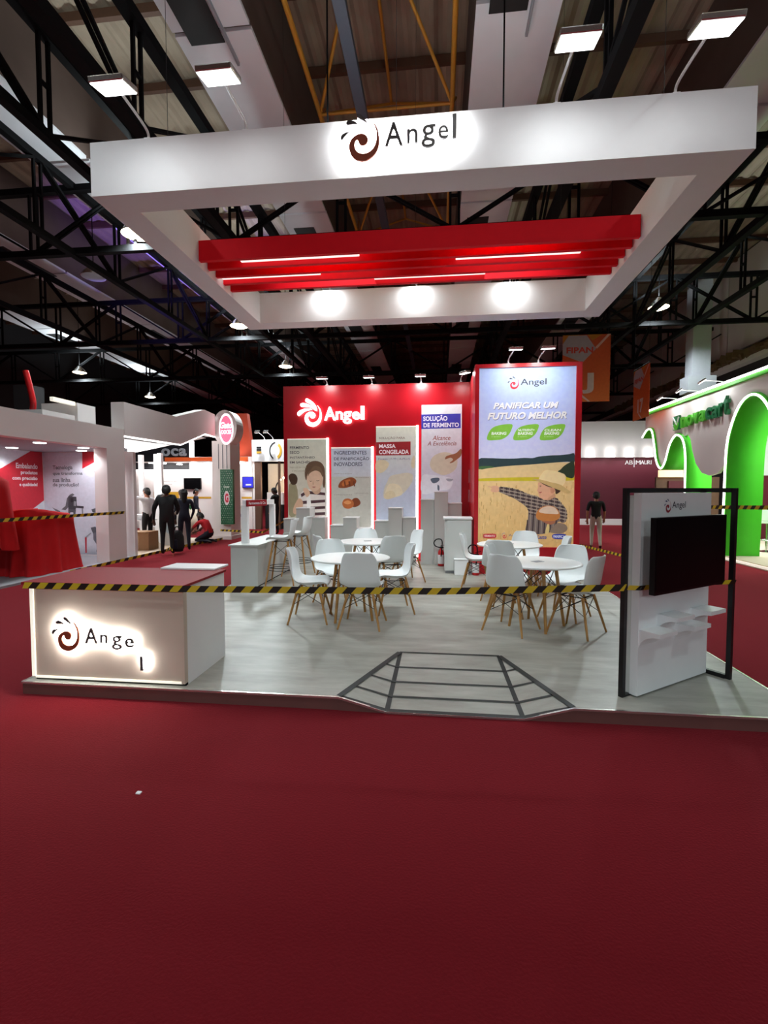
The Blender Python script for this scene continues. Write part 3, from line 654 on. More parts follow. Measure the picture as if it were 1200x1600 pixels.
def artA(mb, F):
    grad(mb, F, -3.275, -2.41, [2.71, 2.2, 1.2, .1], [rgb(196,200,184), rgb(206,204,188), rgb(196,192,176), rgb(190,186,172)], P0)
    for q in ('A_man_body',): poly(mb, F, q, rgb(150,142,112), 1)
    poly(mb, F, 'A_man_head', rgb(70,50,36), 2)
    poly(mb, F, 'A_hairback', rgb(100,76,58), 3); poly(mb, F, 'A_face', rgb(214,180,154), 4); poly(mb, F, 'A_arm', rgb(206,168,140), 3)
    poly(mb, F, 'A_torso', rgb(222,214,208), 2)
    for k in range(4): poly(mb, F, 'A_stripe%d' % k, rgb(74,48,54), 3, sm=False)
    poly(mb, F, 'A_bag', rgb(228,226,222), 5)
    poly(mb, F, 'A_neck', rgb(196,158,132), 3.5); poly(mb, F, 'A_fringe', rgb(112,88,66), 5); poly(mb, F, 'A_hand', rgb(214,178,150), 6)
    for q, c in (('A_eye0',(92,66,54)), ('A_eye1',(92,66,54)), ('A_nose',(192,154,130)), ('A_mouth',(176,104,96))): poly(mb, F, q, rgb(*c), 5.5)
    for k, s in enumerate(('FERMENTO', 'SECO', 'INSTANTÂNEO', 'EM SACHÊS')): line(mb, F, s, 't_A%d' % k, DK, 6)
    line(mb, F, 'PARA USO EM CASA', 't_A4', rgb(150,140,110), 6, 0); line(mb, F, 'E EM SACHÊS', 't_A5', rgb(150,140,110), 6, 0)
def artB(mb, F):
    grad(mb, F, -2.305, -1.435, [2.51, 1.92, 1.9, .1], [rgb(190,198,214), rgb(196,200,208), rgb(190,190,182), rgb(184,182,172)], P0)
    for k, s in enumerate(('INGREDIENTES', 'DE PANIFICAÇÃO', 'INOVADORES')): line(mb, F, s, 't_B%d' % k, rgb(62,64,88), 1)
    for k in range(4): line(mb, F, ('melhoradores', 'aromas', 'coberturas', 'recheios')[k], 't_Bs%d' % k, rgb(140,130,120), 1, 0)
    poly(mb, F, 'B_croissant', rgb(140,72,36), 1); poly(mb, F, 'B_croissant2', rgb(186,104,52), 2)
    poly(mb, F, 'B_bunR', rgb(126,62,32), 1); poly(mb, F, 'B_bunL', rgb(178,98,50), 2)
    x, z = ART['B_bunL'][0]; mb.flat(smoothpoly([(x+.03,z+.02),(x+.12,z+.07),(x+.2,z+.02),(x+.12,z-.02)], 4), F, P0+.0026, rgb(214,146,92))
    x, z = ART['B_croissant'][0]
    for k in range(3): mb.flat([(x+.12+.1*k,z+.12), (x+.15+.1*k,z+.14), (x+.17+.1*k,z+.02), (x+.14+.1*k,z+.02)], F, P0+.0026, rgb(110,52,26))
def artC(mb, F):
    grad(mb, F, -1.33, -.475, [2.955, 2.4, 1.6, .1], [rgb(208,212,196), rgb(206,210,206), rgb(186,194,214), rgb(188,198,216)], P0)
    poly(mb, F, 'C_d4', rgb(216,204,172), 1); poly(mb, F, 'C_d5', rgb(210,200,170), 1)
    poly(mb, F, 'C_dough', rgb(208,202,184), 1); poly(mb, F, 'C_dough2', rgb(222,212,184), 2); poly(mb, F, 'C_dough3', rgb(214,200,166), 3)
    poly(mb, F, 'C_box', rgb(150,34,40), 1, sm=False)
    line(mb, F, 'SOLUÇÃO PARA', 't_C0', rgb(120,104,90), 2, .004); line(mb, F, 'MASSA', 't_C1', rgb(240,232,236), 2, .03); line(mb, F, 'CONGELADA', 't_C2', rgb(240,232,236), 2, .03)
    line(mb, F, 'Frozen | F-99 | A-PLUS', 't_C3', rgb(110,104,140), 2, 0)
def artD(mb, F):
    grad(mb, F, -.365, .475, [3.408, 2.6, 1.8, .1], [rgb(226,230,236), rgb(214,214,224), rgb(196,198,214), rgb(204,206,214)], P0)
    poly(mb, F, 'D_flour', rgb(214,218,228), 1); poly(mb, F, 'D_dough', rgb(204,196,176), 2); poly(mb, F, 'D_spoon', rgb(150,100,72), 3)
    for k in (1, 2, 3): poly(mb, F, 'D_c%d' % k, rgb(84,96,112) if k < 3 else rgb(150,156,170), 2)
    poly(mb, F, 'D_box', rgb(58,58,168), 1, sm=False)
    line(mb, F, 'SOLUÇÃO', 't_D0', rgb(236,236,246), 2, .03); line(mb, F, 'DE FERMENTO', 't_D1', rgb(236,236,246), 2, .03)
    line(mb, F, 'Alcance', 't_D2', rgb(150,74,74), 1, .01, .25); line(mb, F, 'A Excelência', 't_D3', rgb(140,84,88), 1, .01, .25)
panel(-3.277, -2.41, 2.715, artA, True); panel(-2.308, -1.432, 2.52, artB, True); panel(-1.332, -.474, 2.957, artC, True); panel(-.366, .474, 3.41, artD, False)
for x, lab, k in ((-2.41,'left floodlight above the red wall, over the emblem',.6), (-1.43,'middle floodlight above the red wall',.6), (-.38,'right floodlight above the red wall, over the blue heading',1.5)):
    flood('wall_floodlight', lab, 'floodlight', (x, WY-.0+.06, WT), (x, 9.95, 3.92), (x, 10.13, 3.0), W_WALL*k, 'floodlights over the red wall', size=(.22,.16))
# stepped plinths in front of the panels
def plinth(label, x0, steps, w=.288, y0=9.95):
    t = thing('stepped_plinth', label, 'plinth', (x0+w*1.5, (y0+WY)/2, PZ), 'stepped plinths along the red wall')
    for k, z in enumerate(steps):
        dy = (.0, -.06, .03)[k]
        c = obj('column', MB().box((x0+k*w, y0+dy, PZ), (x0+(k+1)*w-.004, WY-.037, z-.018)), 'plinth', t)
        obj('cap', MB().box((x0+k*w-.006, y0+dy-.012, z-.018), (x0+(k+1)*w+.002, WY-.037, z)), 'white_lam', c)
plinth('grey stepped plinth below the panel of a striped girl, leftmost of four', -3.26, (1.02, 1.25, 1.05), .295)
plinth('low grey stepped plinth below the buns and croissant panel', -2.25, (.89, 1.055, .83), .284)
plinth('grey stepped plinth below the raw croissant panel', -1.31, (.99, 1.26, 1.06), .285)
plinth('tallest grey stepped plinth below the blue headed panel', -.36, (1.435, 1.593, 1.36), .278)

# ---------------------------------------------------------------- poster tower right of the wall
TY = 8.95
tw = thing('poster_tower', 'red box tower carrying the wheat field poster of a boy in a straw hat', 'display', (1.57, TY+.8, PZ))
obj('tower_body', MB().box((.64, TY, PZ), (2.49, WY+.22, WT)), 'red_paint', tw)
FT = wallY(TY)
for x in ((.64,.715), (2.392,2.49)): obj('frame_rail', MB().box((x[0], TY-.035, PZ), (x[1], TY, WT)), 'red_paint', tw)
obj('frame_rail', MB().box((.715, TY-.035, 3.803), (2.392, TY, WT)), 'red_paint', tw); obj('frame_rail', MB().box((.715, TY-.035, PZ), (2.392, TY, .60)), 'red_paint', tw)
P0 = .004
mb = MB()
grad(mb, FT, .715, 2.392, [3.803, 3.0, 2.4, 2.1], [rgb(172,194,240), rgb(188,200,248), rgb(206,208,246), rgb(212,214,242)], P0)
grad(mb, FT, .715, 2.392, [2.12, 1.8, 1.2, .6], [rgb(224,194,144), rgb(232,198,142), rgb(226,186,126), rgb(218,176,112)], P0+.0004)
rr = random.Random(11)
for k in range(260):                                                # stalks of the printed wheat
    x = .73+1.64*rr.random(); z = .62+1.05*rr.random(); h = .03+.09*rr.random(); ww = .004+.006*rr.random()
    c = rr.choice((rgb(204,160,94), rgb(238,208,152), rgb(190,146,84), rgb(230,194,132)))
    mb.flat([(x,z), (x+ww,z), (x+ww+.01*(rr.random()-.5),z+h), (x+.01*(rr.random()-.5),z+h)], FT, P0+.0008, c)
for key, col, lv in (('hill', rgb(42,62,66), 1), ('meadow', rgb(70,108,62), 2), ('rapes', rgb(206,186,40), 2), ('bush', rgb(44,58,40), 3), ('neck', rgb(206,152,118), 3), ('shirt', rgb(120,104,100), 4), ('face', rgb(222,166,134), 5), ('hair', rgb(64,42,32), 6), ('ear', rgb(206,142,112), 7), ('hat_crown', rgb(240,212,160), 8), ('hat_brim', rgb(206,172,114), 9), ('hand', rgb(224,170,138), 5), ('forearm_sleeve', rgb(142,120,104), 6), ('holding_hand', rgb(170,104,76), 7), ('bread', rgb(198,124,62), 8), ('bread_top', rgb(226,196,172), 9), ('wheat', rgb(222,196,132), 7)): poly(mb, FT, key, col, lv)
# plaid lines, clipped to the shirt by sampling
SH = smoothpoly(ART['shirt'], 3)
def inside(p, Q):
    c = False
    for i in range(len(Q)):
        (x0, y0), (x1, y1) = Q[i-1], Q[i]
        if (y0 > p[1]) != (y1 > p[1]) and p[0] < (x1-x0)*(p[1]-y0)/(y1-y0)+x0: c = not c
    return c
def hatch(ox, oz, dx, dz, n, step, col, wd, lv):
    L = math.hypot(dx, dz); ux, uz = dx/L, dz/L; px, pz = -uz, ux
    for k in range(n):
        bx0, bz0 = ox+px*step*k, oz+pz*step*k; run = None
        for j in range(int(L/.012)+1):
            q = (bx0+ux*.012*j, bz0+uz*.012*j); ins = inside(q, SH)
            if ins and run is None: run = q
            if (not ins or j == int(L/.012)) and run is not None:
                if math.hypot(q[0]-run[0], q[1]-run[1]) > .02: mb.flat([(run[0]-px*wd, run[1]-pz*wd), (q[0]-px*wd, q[1]-pz*wd), (q[0]+px*wd, q[1]+pz*wd), (run[0]+px*wd, run[1]+pz*wd)], FT, P0+.0008*lv, col)
                run = None
hatch(1.05, 1.32, 1.35, -.28, 9, .06, rgb(66,48,50), .010, 4.4); hatch(1.05, 1.35, 1.35, -.28, 9, .06, rgb(176,158,140), .006, 4.6)
hatch(1.5, .80, 0.06, .75, 1, .1, rgb(66,48,50), .010, 4.5)
for k in range(13): hatch(1.08+.1*k, .80, .04, .9, 1, .1, rgb(60,44,48), .011, 4.5)
for k in range(13): hatch(1.13+.1*k, .80, .04, .9, 1, .1, rgb(170,152,136), .005, 4.7)
x, z = ART['face'][1]
mb.flat(smoothpoly([(x+.02,z+.03),(x+.05,z+.035),(x+.05,z+.02)], 3), FT, P0+.006, rgb(60,40,36)); mb.flat(smoothpoly([(x+.015,z-.085),(x+.07,z-.075),(x+.04,z-.1)], 3), FT, P0+.006, rgb(180,84,80))
for k in range(3):
    poly(mb, FT, 'leaf%d' % k, rgb(132,196,66), 1)
    line(mb, FT, ('QUALITY', 'NUTRIENT+', 'CLEAN')[k], 't_l%da' % k, rgb(240,248,236), 2, .03, .1); line(mb, FT, 'BAKING', 't_l%db' % k, rgb(240,248,236), 2, .04, .1); line(mb, FT, 'by ingredients', 't_l%dc' % k, rgb(226,244,214), 2, 0, .1)
for dx, dz, col, lv in ((.008, -.012, rgb(120,124,150), 1), (0, 0, rgb(246,246,250), 2)):
    for body, key in (('PANIFICAR UM', 't_panificar'), ('FUTURO MELHOR', 't_futuro')):
        (a0, b0), (a1, b1) = ART[key]; text(mb, body, FT, a0+dx, b0+dz, a1+dx, b1+dz, P0+.0008*lv, col, .035, .25)
(a0, b0), (a1, b1) = ART['t_plogo']
logo_flat(mb, FT, a0, b0, (b1-b0), P0+.001, rgb(206,40,52), rgb(60,60,80), rgb(52,52,66), tw=1.28)
poly(mb, FT, 'badge_red', rgb(190,44,52), 9); poly(mb, FT, 'badge_blue', rgb(50,60,160), 9)
line(mb, FT, 'FERMENTO', 't_b0', rgb(240,214,214), 11, .02); line(mb, FT, 'Angel', 't_b1', rgb(120,104,120), 9, 0); line(mb, FT, 'Kaste', 't_b2', rgb(60,70,150), 9, .02, .2); line(mb, FT, 'PANIFICA', 't_b3', rgb(236,236,246), 11, .02)
(a0, b0), (a1, b1) = ART['t_swirl']
mb.flat([(a0+(a1-a0)*a, b0+(b1-b0)*b) for a, b in SWIRL], FT, P0+.008, rgb(206,60,76))
for q in FLAMES: mb.flat([(a0+(a1-a0)*a, b0+(b1-b0)*b) for a, b in q], FT, P0+.008, rgb(120,110,170))
obj('poster_print', mb, 'print_glow', tw)
# door pulls on the tower's side
for z0, z1, y in ((1.77,2.04,10.2), (1.37,1.63,10.2)): obj('side_handle', MB().box((.612, y-.012, z0), (.64, y+.012, z1)), 'chrome', tw)
for x, hx, lab in ((1.228,1.269,'left floodlight over the wheat field poster'), (1.753,1.792,'right floodlight over the wheat field poster')):
    flood('poster_floodlight', lab, 'floodlight', (x, TY+.06, WT), (hx, 8.42, 3.97), (hx, 8.62, 3.0), W_POSTER, 'floodlights over the poster tower', size=(.22,.16))
flood('corner_floodlight', 'floodlight in the corner between the red wall and the tower', 'floodlight', (.45, WY+.06, WT), (.50, 9.7, 3.90), (.56, 9.75, 3.3), W_WALL*.5, 'floodlights over the red wall', size=(.2,.14))

# ---------------------------------------------------------------- chairs and tables
def shell_mesh(back=.86, seat=.45, w=1.0):
    """one-piece moulded shell: grid across the width, along the profile from the front lip to the top of the back"""
    prof = [(.225,seat-.025,.185),(.215,seat-.004,.205),(.15,seat-.004,.222),(.05,seat-.018,.232),(-.06,seat-.022,.236),(-.14,seat-.004,.236),(-.185,seat+.045,.232),(-.21,seat+.12,.226),(-.232,seat+.21,.215),(-.252,seat+.30,.198),(-.268,back-.045,.172),(-.275,back-.008,.14),(-.277,back,.105)]
    mb = MB(); n = 11; vs = []
    for i, (y, z, hw) in enumerate(prof):
        t = i/(len(prof)-1)
        for k in range(n):
            u = -1+2*k/(n-1); e = abs(u)**2.6
            x = hw*u*w
            sideup = .055*e*(1 if t < .55 else max(0, 1-(t-.55)*2.2))*(min(1, t*5+.2))
            wrap = .075*e*(0 if t < .4 else min(1, (t-.4)*3))*(1-.45*max(0, (t-.75)*4))
            vs.append((x, y+wrap, z+sideup-(.022*e if i == len(prof)-1 else 0)))
    fs = [(i*n+k, i*n+k+1, (i+1)*n+k+1, (i+1)*n+k) for i in range(len(prof)-1) for k in range(n-1)]
    mb.add(vs, fs, sm=True)
    return mb
def add_mods(o, th=.008):
    s = o.modifiers.new('thickness', 'SOLIDIFY'); s.thickness = th; s.offset = 0
    b = o.modifiers.new('soft', 'SUBSURF'); b.levels = 1; b.render_levels = 1
def make_chair():
    t = thing('shell_chair', 'x', 'chair', (0,0,0), 'white shell chairs around the round tables')
    add_mods(obj('shell', shell_mesh(), 'white_plastic', t))
    fr = obj('seat_frame', MB().tube([(-.13,.12,.408),(.13,.12,.408),(.13,-.12,.408),(-.13,-.12,.408)], .009, 6, closed=True), 'black_wire', t)
    P = {}
    for sx in (-1, 1):
        for sy in (-1, 1):
            a = Vector((sx*.135, sy*.12, .412)); b = Vector((sx*.235, sy*.225, 0)); P[sx, sy] = (a, b)
            obj('leg', MB().tube([a, a.lerp(b, .25), a.lerp(b, .7), b], .0165, 10, r1=.0105), 'wood_leg', t)
    at = lambda k, f: P[k][0].lerp(P[k][1], f)
    for k, q in (((-1,-1),(1,-1)), ((1,-1),(1,1)), ((1,1),(-1,1)), ((-1,1),(-1,-1))):
        for f, g in ((.04,.46), (.46,.04)):
            obj('cross_wire', MB().tube([at(k, f), at(q, g)], .0038, 5), 'black_wire', t)
    return t
R_ = math.radians
chair0 = make_chair(); used = [False]
def chair(x, y, fx, fy, label):
    rz = math.atan2(-fx, fy)
    if not used[0]:
        used[0] = True; c = chair0; c.location = (x, y, PZ); c.rotation_euler = (0,0,rz); c['label'] = label
    else: c = dup(chair0, (x, y, PZ), rz, label)
    return c
TFL, TBL, TFR, TBR = (-1.045, 5.705), (-1.097, 7.49), (1.108, 5.57), (1.05, 7.34)
def make_table():
    t = thing('round_table', 'x', 'table', (0,0,0), 'white round tables')
    mat('table_white', rgb(251,252,252), .3, var=.01)
    obj('tabletop', MB().lathe([(.0,.708),(.455,.708),(.474,.716),(.474,.728),(.46,.733),(0,.733)], n=48), 'table_white', t)
    obj('cable_cover', MB().box((-.06,-.045,.733), (.06,.045,.7355)), 'booth_grey', t)
    P = []
    for k in range(4):
        a_ = R_(45+90*k+20); a = Vector((.20*math.cos(a_), .20*math.sin(a_), .705)); b = Vector((.31*math.cos(a_), .31*math.sin(a_), 0)); P.append((a, b))
        obj('leg', MB().tube([a, b], .021, 10, r1=.015), 'wood_leg', t)
    for k in range(4):
        q = (k+1) % 4
        for f, g in ((.03,.42), (.42,.03)): obj('cross_wire', MB().tube([P[k][0].lerp(P[k][1], f), P[q][0].lerp(P[q][1], g)], .005, 5), 'black_wire', t)
    obj('top_frame', MB().tube([p[0] for p in P], .011, 6, closed=True), 'black_wire', t)
    return t
t0 = make_table(); t0.location = (*TFL, PZ); t0['label'] = 'white round table with wooden legs, front one on the left'
dup(t0, (*TBL, PZ), .3, 'white round table with wooden legs, left one standing near the red wall')
dup(t0, (*TFR, PZ), .55, 'white round table with wooden legs, front one on the right')
dup(t0, (*TBR, PZ), .1, 'white round table with wooden legs, right one standing before the wheat poster')
for a in ((-1.50, 5.55, 1, .1, 'white shell chair at the left side of the front left table, seen sideways'),
          (-.85, 5.39, .06, 1, 'white shell chair with its back to us at the front left table'),
          (-.56, 6.08, -.95, -.25, 'white shell chair right of the front left table, turned towards it'),
          (-1.38, 6.33, .5, -.85, 'white shell chair behind the front left table, facing us'),
          (-1.22, 8.08, .15, -1, 'white shell chair behind the far left table, in front of the plinths'),
          (-.52, 8.08, -.85, -.5, 'white shell chair right of the far left table beside the red pier'),
          (-.72, 7.33, -.35, .9, 'white shell chair with its back to us at the far left table'),
          (-1.62, 7.2, .8, .5, 'white shell chair left of the far left table, mostly hidden'),
          (.80, 5.39, .55, .8, 'nearest white shell chair left of the front right table, back to us'),
          (.86, 6.12, .93, -.3, 'white shell chair further left of the front right table, behind the nearest one'),
          (1.49, 5.38, -.75, .62, 'rightmost white shell chair at the front right table, back to us'),
          (1.52, 6.02, -.6, -.8, 'white shell chair right of the front right table, facing us'),
          (.60, 7.63, .97, -.15, 'white shell chair left of the far right table beside the white cabinet'),
          (1.36, 7.92, -.25, -.95, 'white shell chair behind the far right table, below the poster'),
          (.86, 6.92, .2, .95, 'white shell chair with its back to us at the far right table'),
          (1.66, 7.34, -1, .05, 'white shell chair right of the far right table, seen edge on')): chair(*a)
# bar stools
def make_stool():
    t = thing('bar_stool', 'x', 'stool', (0,0,0), 'white bar stools by the side counter')
    add_mods(obj('shell', shell_mesh(1.07, .74, .92), 'white_plastic', t))
    obj('seat_frame', MB().tube([(-.12,.11,.70),(.12,.11,.70),(.12,-.11,.70),(-.12,-.11,.70)], .009, 6, closed=True), 'black_wire', t)
    P = []
    for sx, sy in ((-1,-1),(1,-1),(1,1),(-1,1)):
        a = Vector((sx*.125, sy*.115, .705)); b = Vector((sx*.235, sy*.225, 0)); P.append((a, b))
        obj('leg', MB().tube([a, b], .018, 10, r1=.012), 'wood_leg', t)
    for z in (.24, .28):
        f = 1-z/.705; c = .125+.11*f
        ring = [((c+.045)*math.cos(R_(k*15)), (c+.04)*math.sin(R_(k*15)), z) for k in range(24)]
        obj('foot_ring', MB().tube(ring, .006, 6, closed=True), 'black_wire', t)
    for k in range(4):
        q = (k+1) % 4
        obj('cross_wire', MB().tube([P[k][0].lerp(P[k][1], .05), P[q][0].lerp(P[q][1], .38)], .004, 5), 'black_wire', t)
    return t
s0 = make_stool(); s0.location = (-2.54, 7.66, PZ); s0.rotation_euler = (0,0,R_(97)); s0['label'] = 'white bar stool with wooden legs nearest at the side counter'
dup(s0, (-2.50, 8.45, PZ), R_(84), 'white bar stool half hidden behind the nearer stool')

# ---------------------------------------------------------------- side counter with goalpost frame, cabinet, bin, extinguishers
sc_ = thing('side_counter', 'long pale grey counter on the left edge of the platform', 'counter', (-3.05, 8.15, PZ))
obj('body', MB().box((-3.27, 7.33, PZ), (-2.83, 8.98, .745)), 'plinth', sc_)
obj('worktop', MB().box((-3.30, 7.30, .745), (-2.81, 9.0, .765)), 'plinth', sc_)
obj('toe_line', MB().box((-3.26, 7.335, PZ), (-2.825, 8.975, PZ+.012)), 'black_steel', sc_)
ar = thing('counter_arch', 'white goalpost frame with red sign standing on the side counter', 'frame', (-3.0, 7.9, .765))
obj('post', MB().box((-3.19, 7.56, .765), (-3.085, 7.64, 1.38)), 'white_lam', ar)
obj('post', MB().box((-2.99, 8.32, .765), (-2.90, 8.40, 1.38)), 'white_lam', ar)
obj('crossbar', MB().bar((-3.14, 7.6, 1.42), (-2.945, 8.36, 1.42), .085, .085), 'white_lam', ar)
Fs = frame((-3.14+.048, 7.58, 1.36), (.2, .76, 0), (0,0,1))
s_ = obj('red_sign', MB().prism([(-.03,.0),(.52,.0),(.52,.105),(-.03,.105)], Fs, 0, .02), 'red_top', ar)
obj('lettering', text(MB(), 'Fermentos & Cia', Fs, .02, .03, .48, .075, .0215, (1,1,1,1)), 'white_paint', s_)
cb = thing('tall_cabinet', 'pale grey cabinet with white top left of the poster tower', 'cabinet', (.36, 9.1, PZ))
obj('body', MB().box((.115, 8.9, PZ+.05), (.60, 9.32, 1.095)), 'plinth', cb)
obj('plinth_base', MB().box((.135, 8.92, PZ), (.59, 9.31, PZ+.05)), 'booth_grey', cb)
obj('door', MB().box((.16, 8.885, PZ+.06), (.59, 8.9, 1.08)), 'plinth', cb)
obj('top', MB().box((.09, 8.875, 1.095), (.615, 9.34, 1.125)), 'white_lam', cb)
wb = thing('waste_box', 'small white box bin in front of the tall grey cabinet', 'bin', (.41, 8.8, PZ))
obj('box', MB().box((.29, 8.72, PZ), (.535, 8.87, .375)), 'white_lam', wb, bevel=.006)
obj('lid', MB().box((.285, 8.715, .375), (.54, 8.873, .388)), 'white_lam', wb)
def extinguisher(x, y, label):
    t = thing('fire_extinguisher', label, 'extinguisher', (x, y, PZ), 'fire extinguishers on the stand')
    obj('cylinder', MB().lathe([(.0,0),(.06,0),(.062,.02),(.062,.27),(.05,.31),(.022,.335),(.022,.36)], (x,y,PZ), 18), 'signal_red', t)
    obj('label_band', MB().lathe([(.0635,.05),(.0635,.23)], (x,y,PZ), 18), 'white_paint', t)
    obj('valve', MB().box((x-.02,y-.02,PZ+.36), (x+.05,y+.02,PZ+.385)).bar((x-.02,y,PZ+.40), (x+.09,y,PZ+.43), .02, .008), 'black_steel', t)
    obj('hose', MB().tube(spline([(x-.02,y,PZ+.37),(x-.11,y,PZ+.40),(x-.14,y,PZ+.47),(x-.08,y,PZ+.54),(x+.02,y-.01,PZ+.50),(x+.0,y-.07,PZ+.2)], 8), .011, 8), 'black_steel', t)
extinguisher(.055, 9.75, 'red fire extinguisher with looped hose left of the tall cabinet')
extinguisher(.67, 8.78, 'red fire extinguisher behind the chair at the poster tower foot')

# ---------------------------------------------------------------- front counter
fc = thing('reception_counter', 'low reception counter with red top, lit emblem on its champagne front', 'counter', (-2.62, 3.9, PZ))
KX0, KX1, KY0, KY1, KT = -3.275, -1.965, 3.53, 4.25, .905
obj('body', MB().box((KX0+.02, KY0+.05, PZ), (KX1, KY1, KT-.022)), 'white_lam', fc)
obj('front_panel', MB().box((KX0+.03, KY0+.012, PZ+.035), (KX1-.03, KY0+.05, KT-.05)), 'champagne', fc)
obj('led_edge', MB().box((KX0, KY0, PZ+.03), (KX0+.028, KY0+.05, KT-.03)), 'led_edge', fc)
obj('led_edge', MB().box((KX0+.03, KY0+.002, PZ+.018), (KX1-.02, KY0+.05, PZ+.033)), 'led_edge', fc)
obj('edge_post', MB().box((KX1-.028, KY0, PZ+.02), (KX1, KY0+.05, KT-.022)), 'champagne', fc)
obj('kick', MB().box((KX0+.02, KY0+.02, PZ), (KX1, KY0+.05, PZ+.018)), 'black_steel', fc)
obj('worktop', MB().box((KX0-.045, KY0-.03, KT-.022), (KX1+.015, KY1+.015, KT)), 'red_top', fc, bevel=.003)
FK = wallY(KY0+.012)
lit_sign(fc, FK, -3.063, .356, .275, 1.5, .028, 'logo_brown', 'logo_dark', 'logo_dark', 'led_halo', [('A',1.02,1.42,.25,.70),('n',1.50,1.72,.28,.52),('g',1.86,2.16,.10,.50),('e',2.26,2.52,.18,.44)], thick=.012, bold=.012)
o = obj('dropped_letter', text(MB(), 'l', FK, -2.318, .225, -2.295, .335, .034, depth=.012, bold=.0), 'logo_dark', fc); o['label'] = 'letter fallen lower than the rest of the lit name'
obj('backlight', text(MB(), 'l', FK, -2.308, .235, -2.278, .345, .016, depth=.01, bold=.012), 'led_halo', o)
wbd = obj('white_board', MB().box((-2.55, KY1-.06, KT), (-2.02, KY1+.22, KT+.018)), 'white_lam', bevel=.003)
tag(wbd, 'flat white board lying across the back of the red counter top', 'board')

# ---------------------------------------------------------------- screen stand on the right
D_, N_ = Vector((.807,.592,0)), Vector((.592,-.807,0)); B_ = Vector((1.467,3.711,0))
FP = frame(B_, D_, (0,0,1))                           # a along the panel, b = z, depth towards the viewer
st = thing('screen_stand', 'white display panel in a black steel frame on the right with shelves', 'stand', (1.85, 4.0, PZ))
def fb(name, a0, a1, b0, b1, d0, d1, m, parent=st, bevel=0): return obj(name, MB().prism([(a0,b0),(a1,b0),(a1,b1),(a0,b1)], FP, d0, d1), m, parent, bevel)
pnl = fb('panel', 0, .953, PZ+.012, 1.618, -.06, 0, 'white_lam')
fb('back_board', .012, .953, PZ+.012, 1.60, -.10, -.062, 'plinth')
ps = .04
fb('frame_post', -.090, -.055, PZ, 1.655, -.09, -.055, 'black_frame'); fb('frame_post', .957, .992, PZ, 1.655, -.09, -.055, 'black_frame'); fb('frame_post', .975, 1.010, PZ, 1.655, .135, .17, 'black_frame')
fb('frame_rail', -.055, .957, 1.62, 1.655, -.09, -.055, 'black_frame'); fb('frame_rail', -.055, .957, PZ, PZ+.012, -.09, -.055, 'black_frame')
fb('frame_rail', .966, 1.001, 1.62, 1.655, -.055, .135, 'black_frame'); fb('frame_rail', .966, 1.001, PZ, PZ+.035, -.055, .135, 'black_frame')
def shelf(a0, z, w=.222, dp=.155, th=.03):
    """slab that runs down into the panel in a quarter curve"""
    pr = [(0, z), (dp, z), (dp, z-th), (dp-.02, z-th)] + [(.0+(dp-.02)*(1-math.sin(R_(t))), z-th-.105*(1-math.cos(R_(t)))) for t in (15,30,45,60,75,90)]
    pr = [(0, z), (dp, z), (dp, z-th)] + [(dp*(1-math.sin(R_(t))), z-th-.11*(1-math.cos(R_(t)))) for t in (20,35,50,65,80,90)]
    mb = MB(); n = len(pr)
    vs = [FP(a0, b, d) for d, b in pr] + [FP(a0+w, b, d) for d, b in pr]
    mb.add(vs, [tuple(range(n))[::-1], tuple(range(n, 2*n))] + [(i, (i+1) % n, n+(i+1) % n, n+i) for i in range(n)])
    obj('shelf', mb, 'white_lam', st)
shelf(.012, .612); shelf(.237, .70); shelf(.470, .60); shelf(.690, .69)
mb = MB(); logo_flat(mb, FP, .285, 1.468, .105, .0015, rgb(150,30,48), rgb(44,44,110), rgb(30,30,48), tw=1.15)
obj('printed_logo', mb, 'print_matt', pnl)
tv = thing('television', 'large black flat screen mounted on the white display panel', 'television', FP(.42, .90, .14))
fb('casing', -.055, .895, .897, 1.446, .105, .145, 'black_gloss', tv, .004); fb('screen', -.045, .885, .915, 1.436, .145, .147, 'screen_off', tv)
fb('wall_mount', .25, .60, 1.05, 1.3, .0, .105, 'black_frame', tv)

# ---------------------------------------------------------------- caution tape
def caution(name, label, pts, h=.055, period=.25, sag=.0, flat=False, twist=0.0, duty=.5):
    """striped ribbon: slanted black and yellow lengths along a path"""
    pts = [Vector(p) for p in pts]; t = thing(name, label, 'tape', pts[0], 'yellow and black caution tape')
    L = [0]
    for a, b in zip(pts, pts[1:]): L.append(L[-1]+(b-a).length)
    def at(s):
        s = max(0, min(L[-1], s))
        for i in range(len(pts)-1):
            if s <= L[i+1]+1e-9:
                f = (s-L[i])/max(1e-9, L[i+1]-L[i]); p = pts[i].lerp(pts[i+1], f); d = (pts[i+1]-pts[i]).normalized()
                return p-Vector((0,0,sag*4*f*(1-f))), d
    mb = MB(); n = max(2, int(L[-1]/(period/4)))
    slant = h*.9
    for i in range(n):
        s0, s1 = L[-1]*i/n, L[-1]*(i+1)/n; mi = 0 if (i % 4) < 2 else 1
        q = []
        for s, e in ((s0, -1), (s1, -1), (s1, 1), (s0, 1)):
            p, d = at(s+e*slant/2)
            p2, _ = at(s+e*slant/2)
            up = Vector((0,0,1))
            if flat: up = d.cross(Vector((0,0,1))).normalized()
            if twist:
                r = d.cross(up).normalized(); a = twist*math.sin(s*3.1); up = up*math.cos(a)+r*math.sin(a)
            q.append(p2+up*(e*h/2))
        mb.add(q, [(0,1,2,3)], mi)
    obj('ribbon', mb, ['tape_yellow', 'tape_black'], t)
    return t
polef = FP(-.073, .93, -.055)
caution('caution_tape', 'caution tape stretched from the red counter across the stand to the screen stand',
        [(-3.30, 3.492, .880), (-1.955, 3.482, .884), (.0, 3.56, .895), (polef.x, polef.y-.01, .925)], .05, .14)
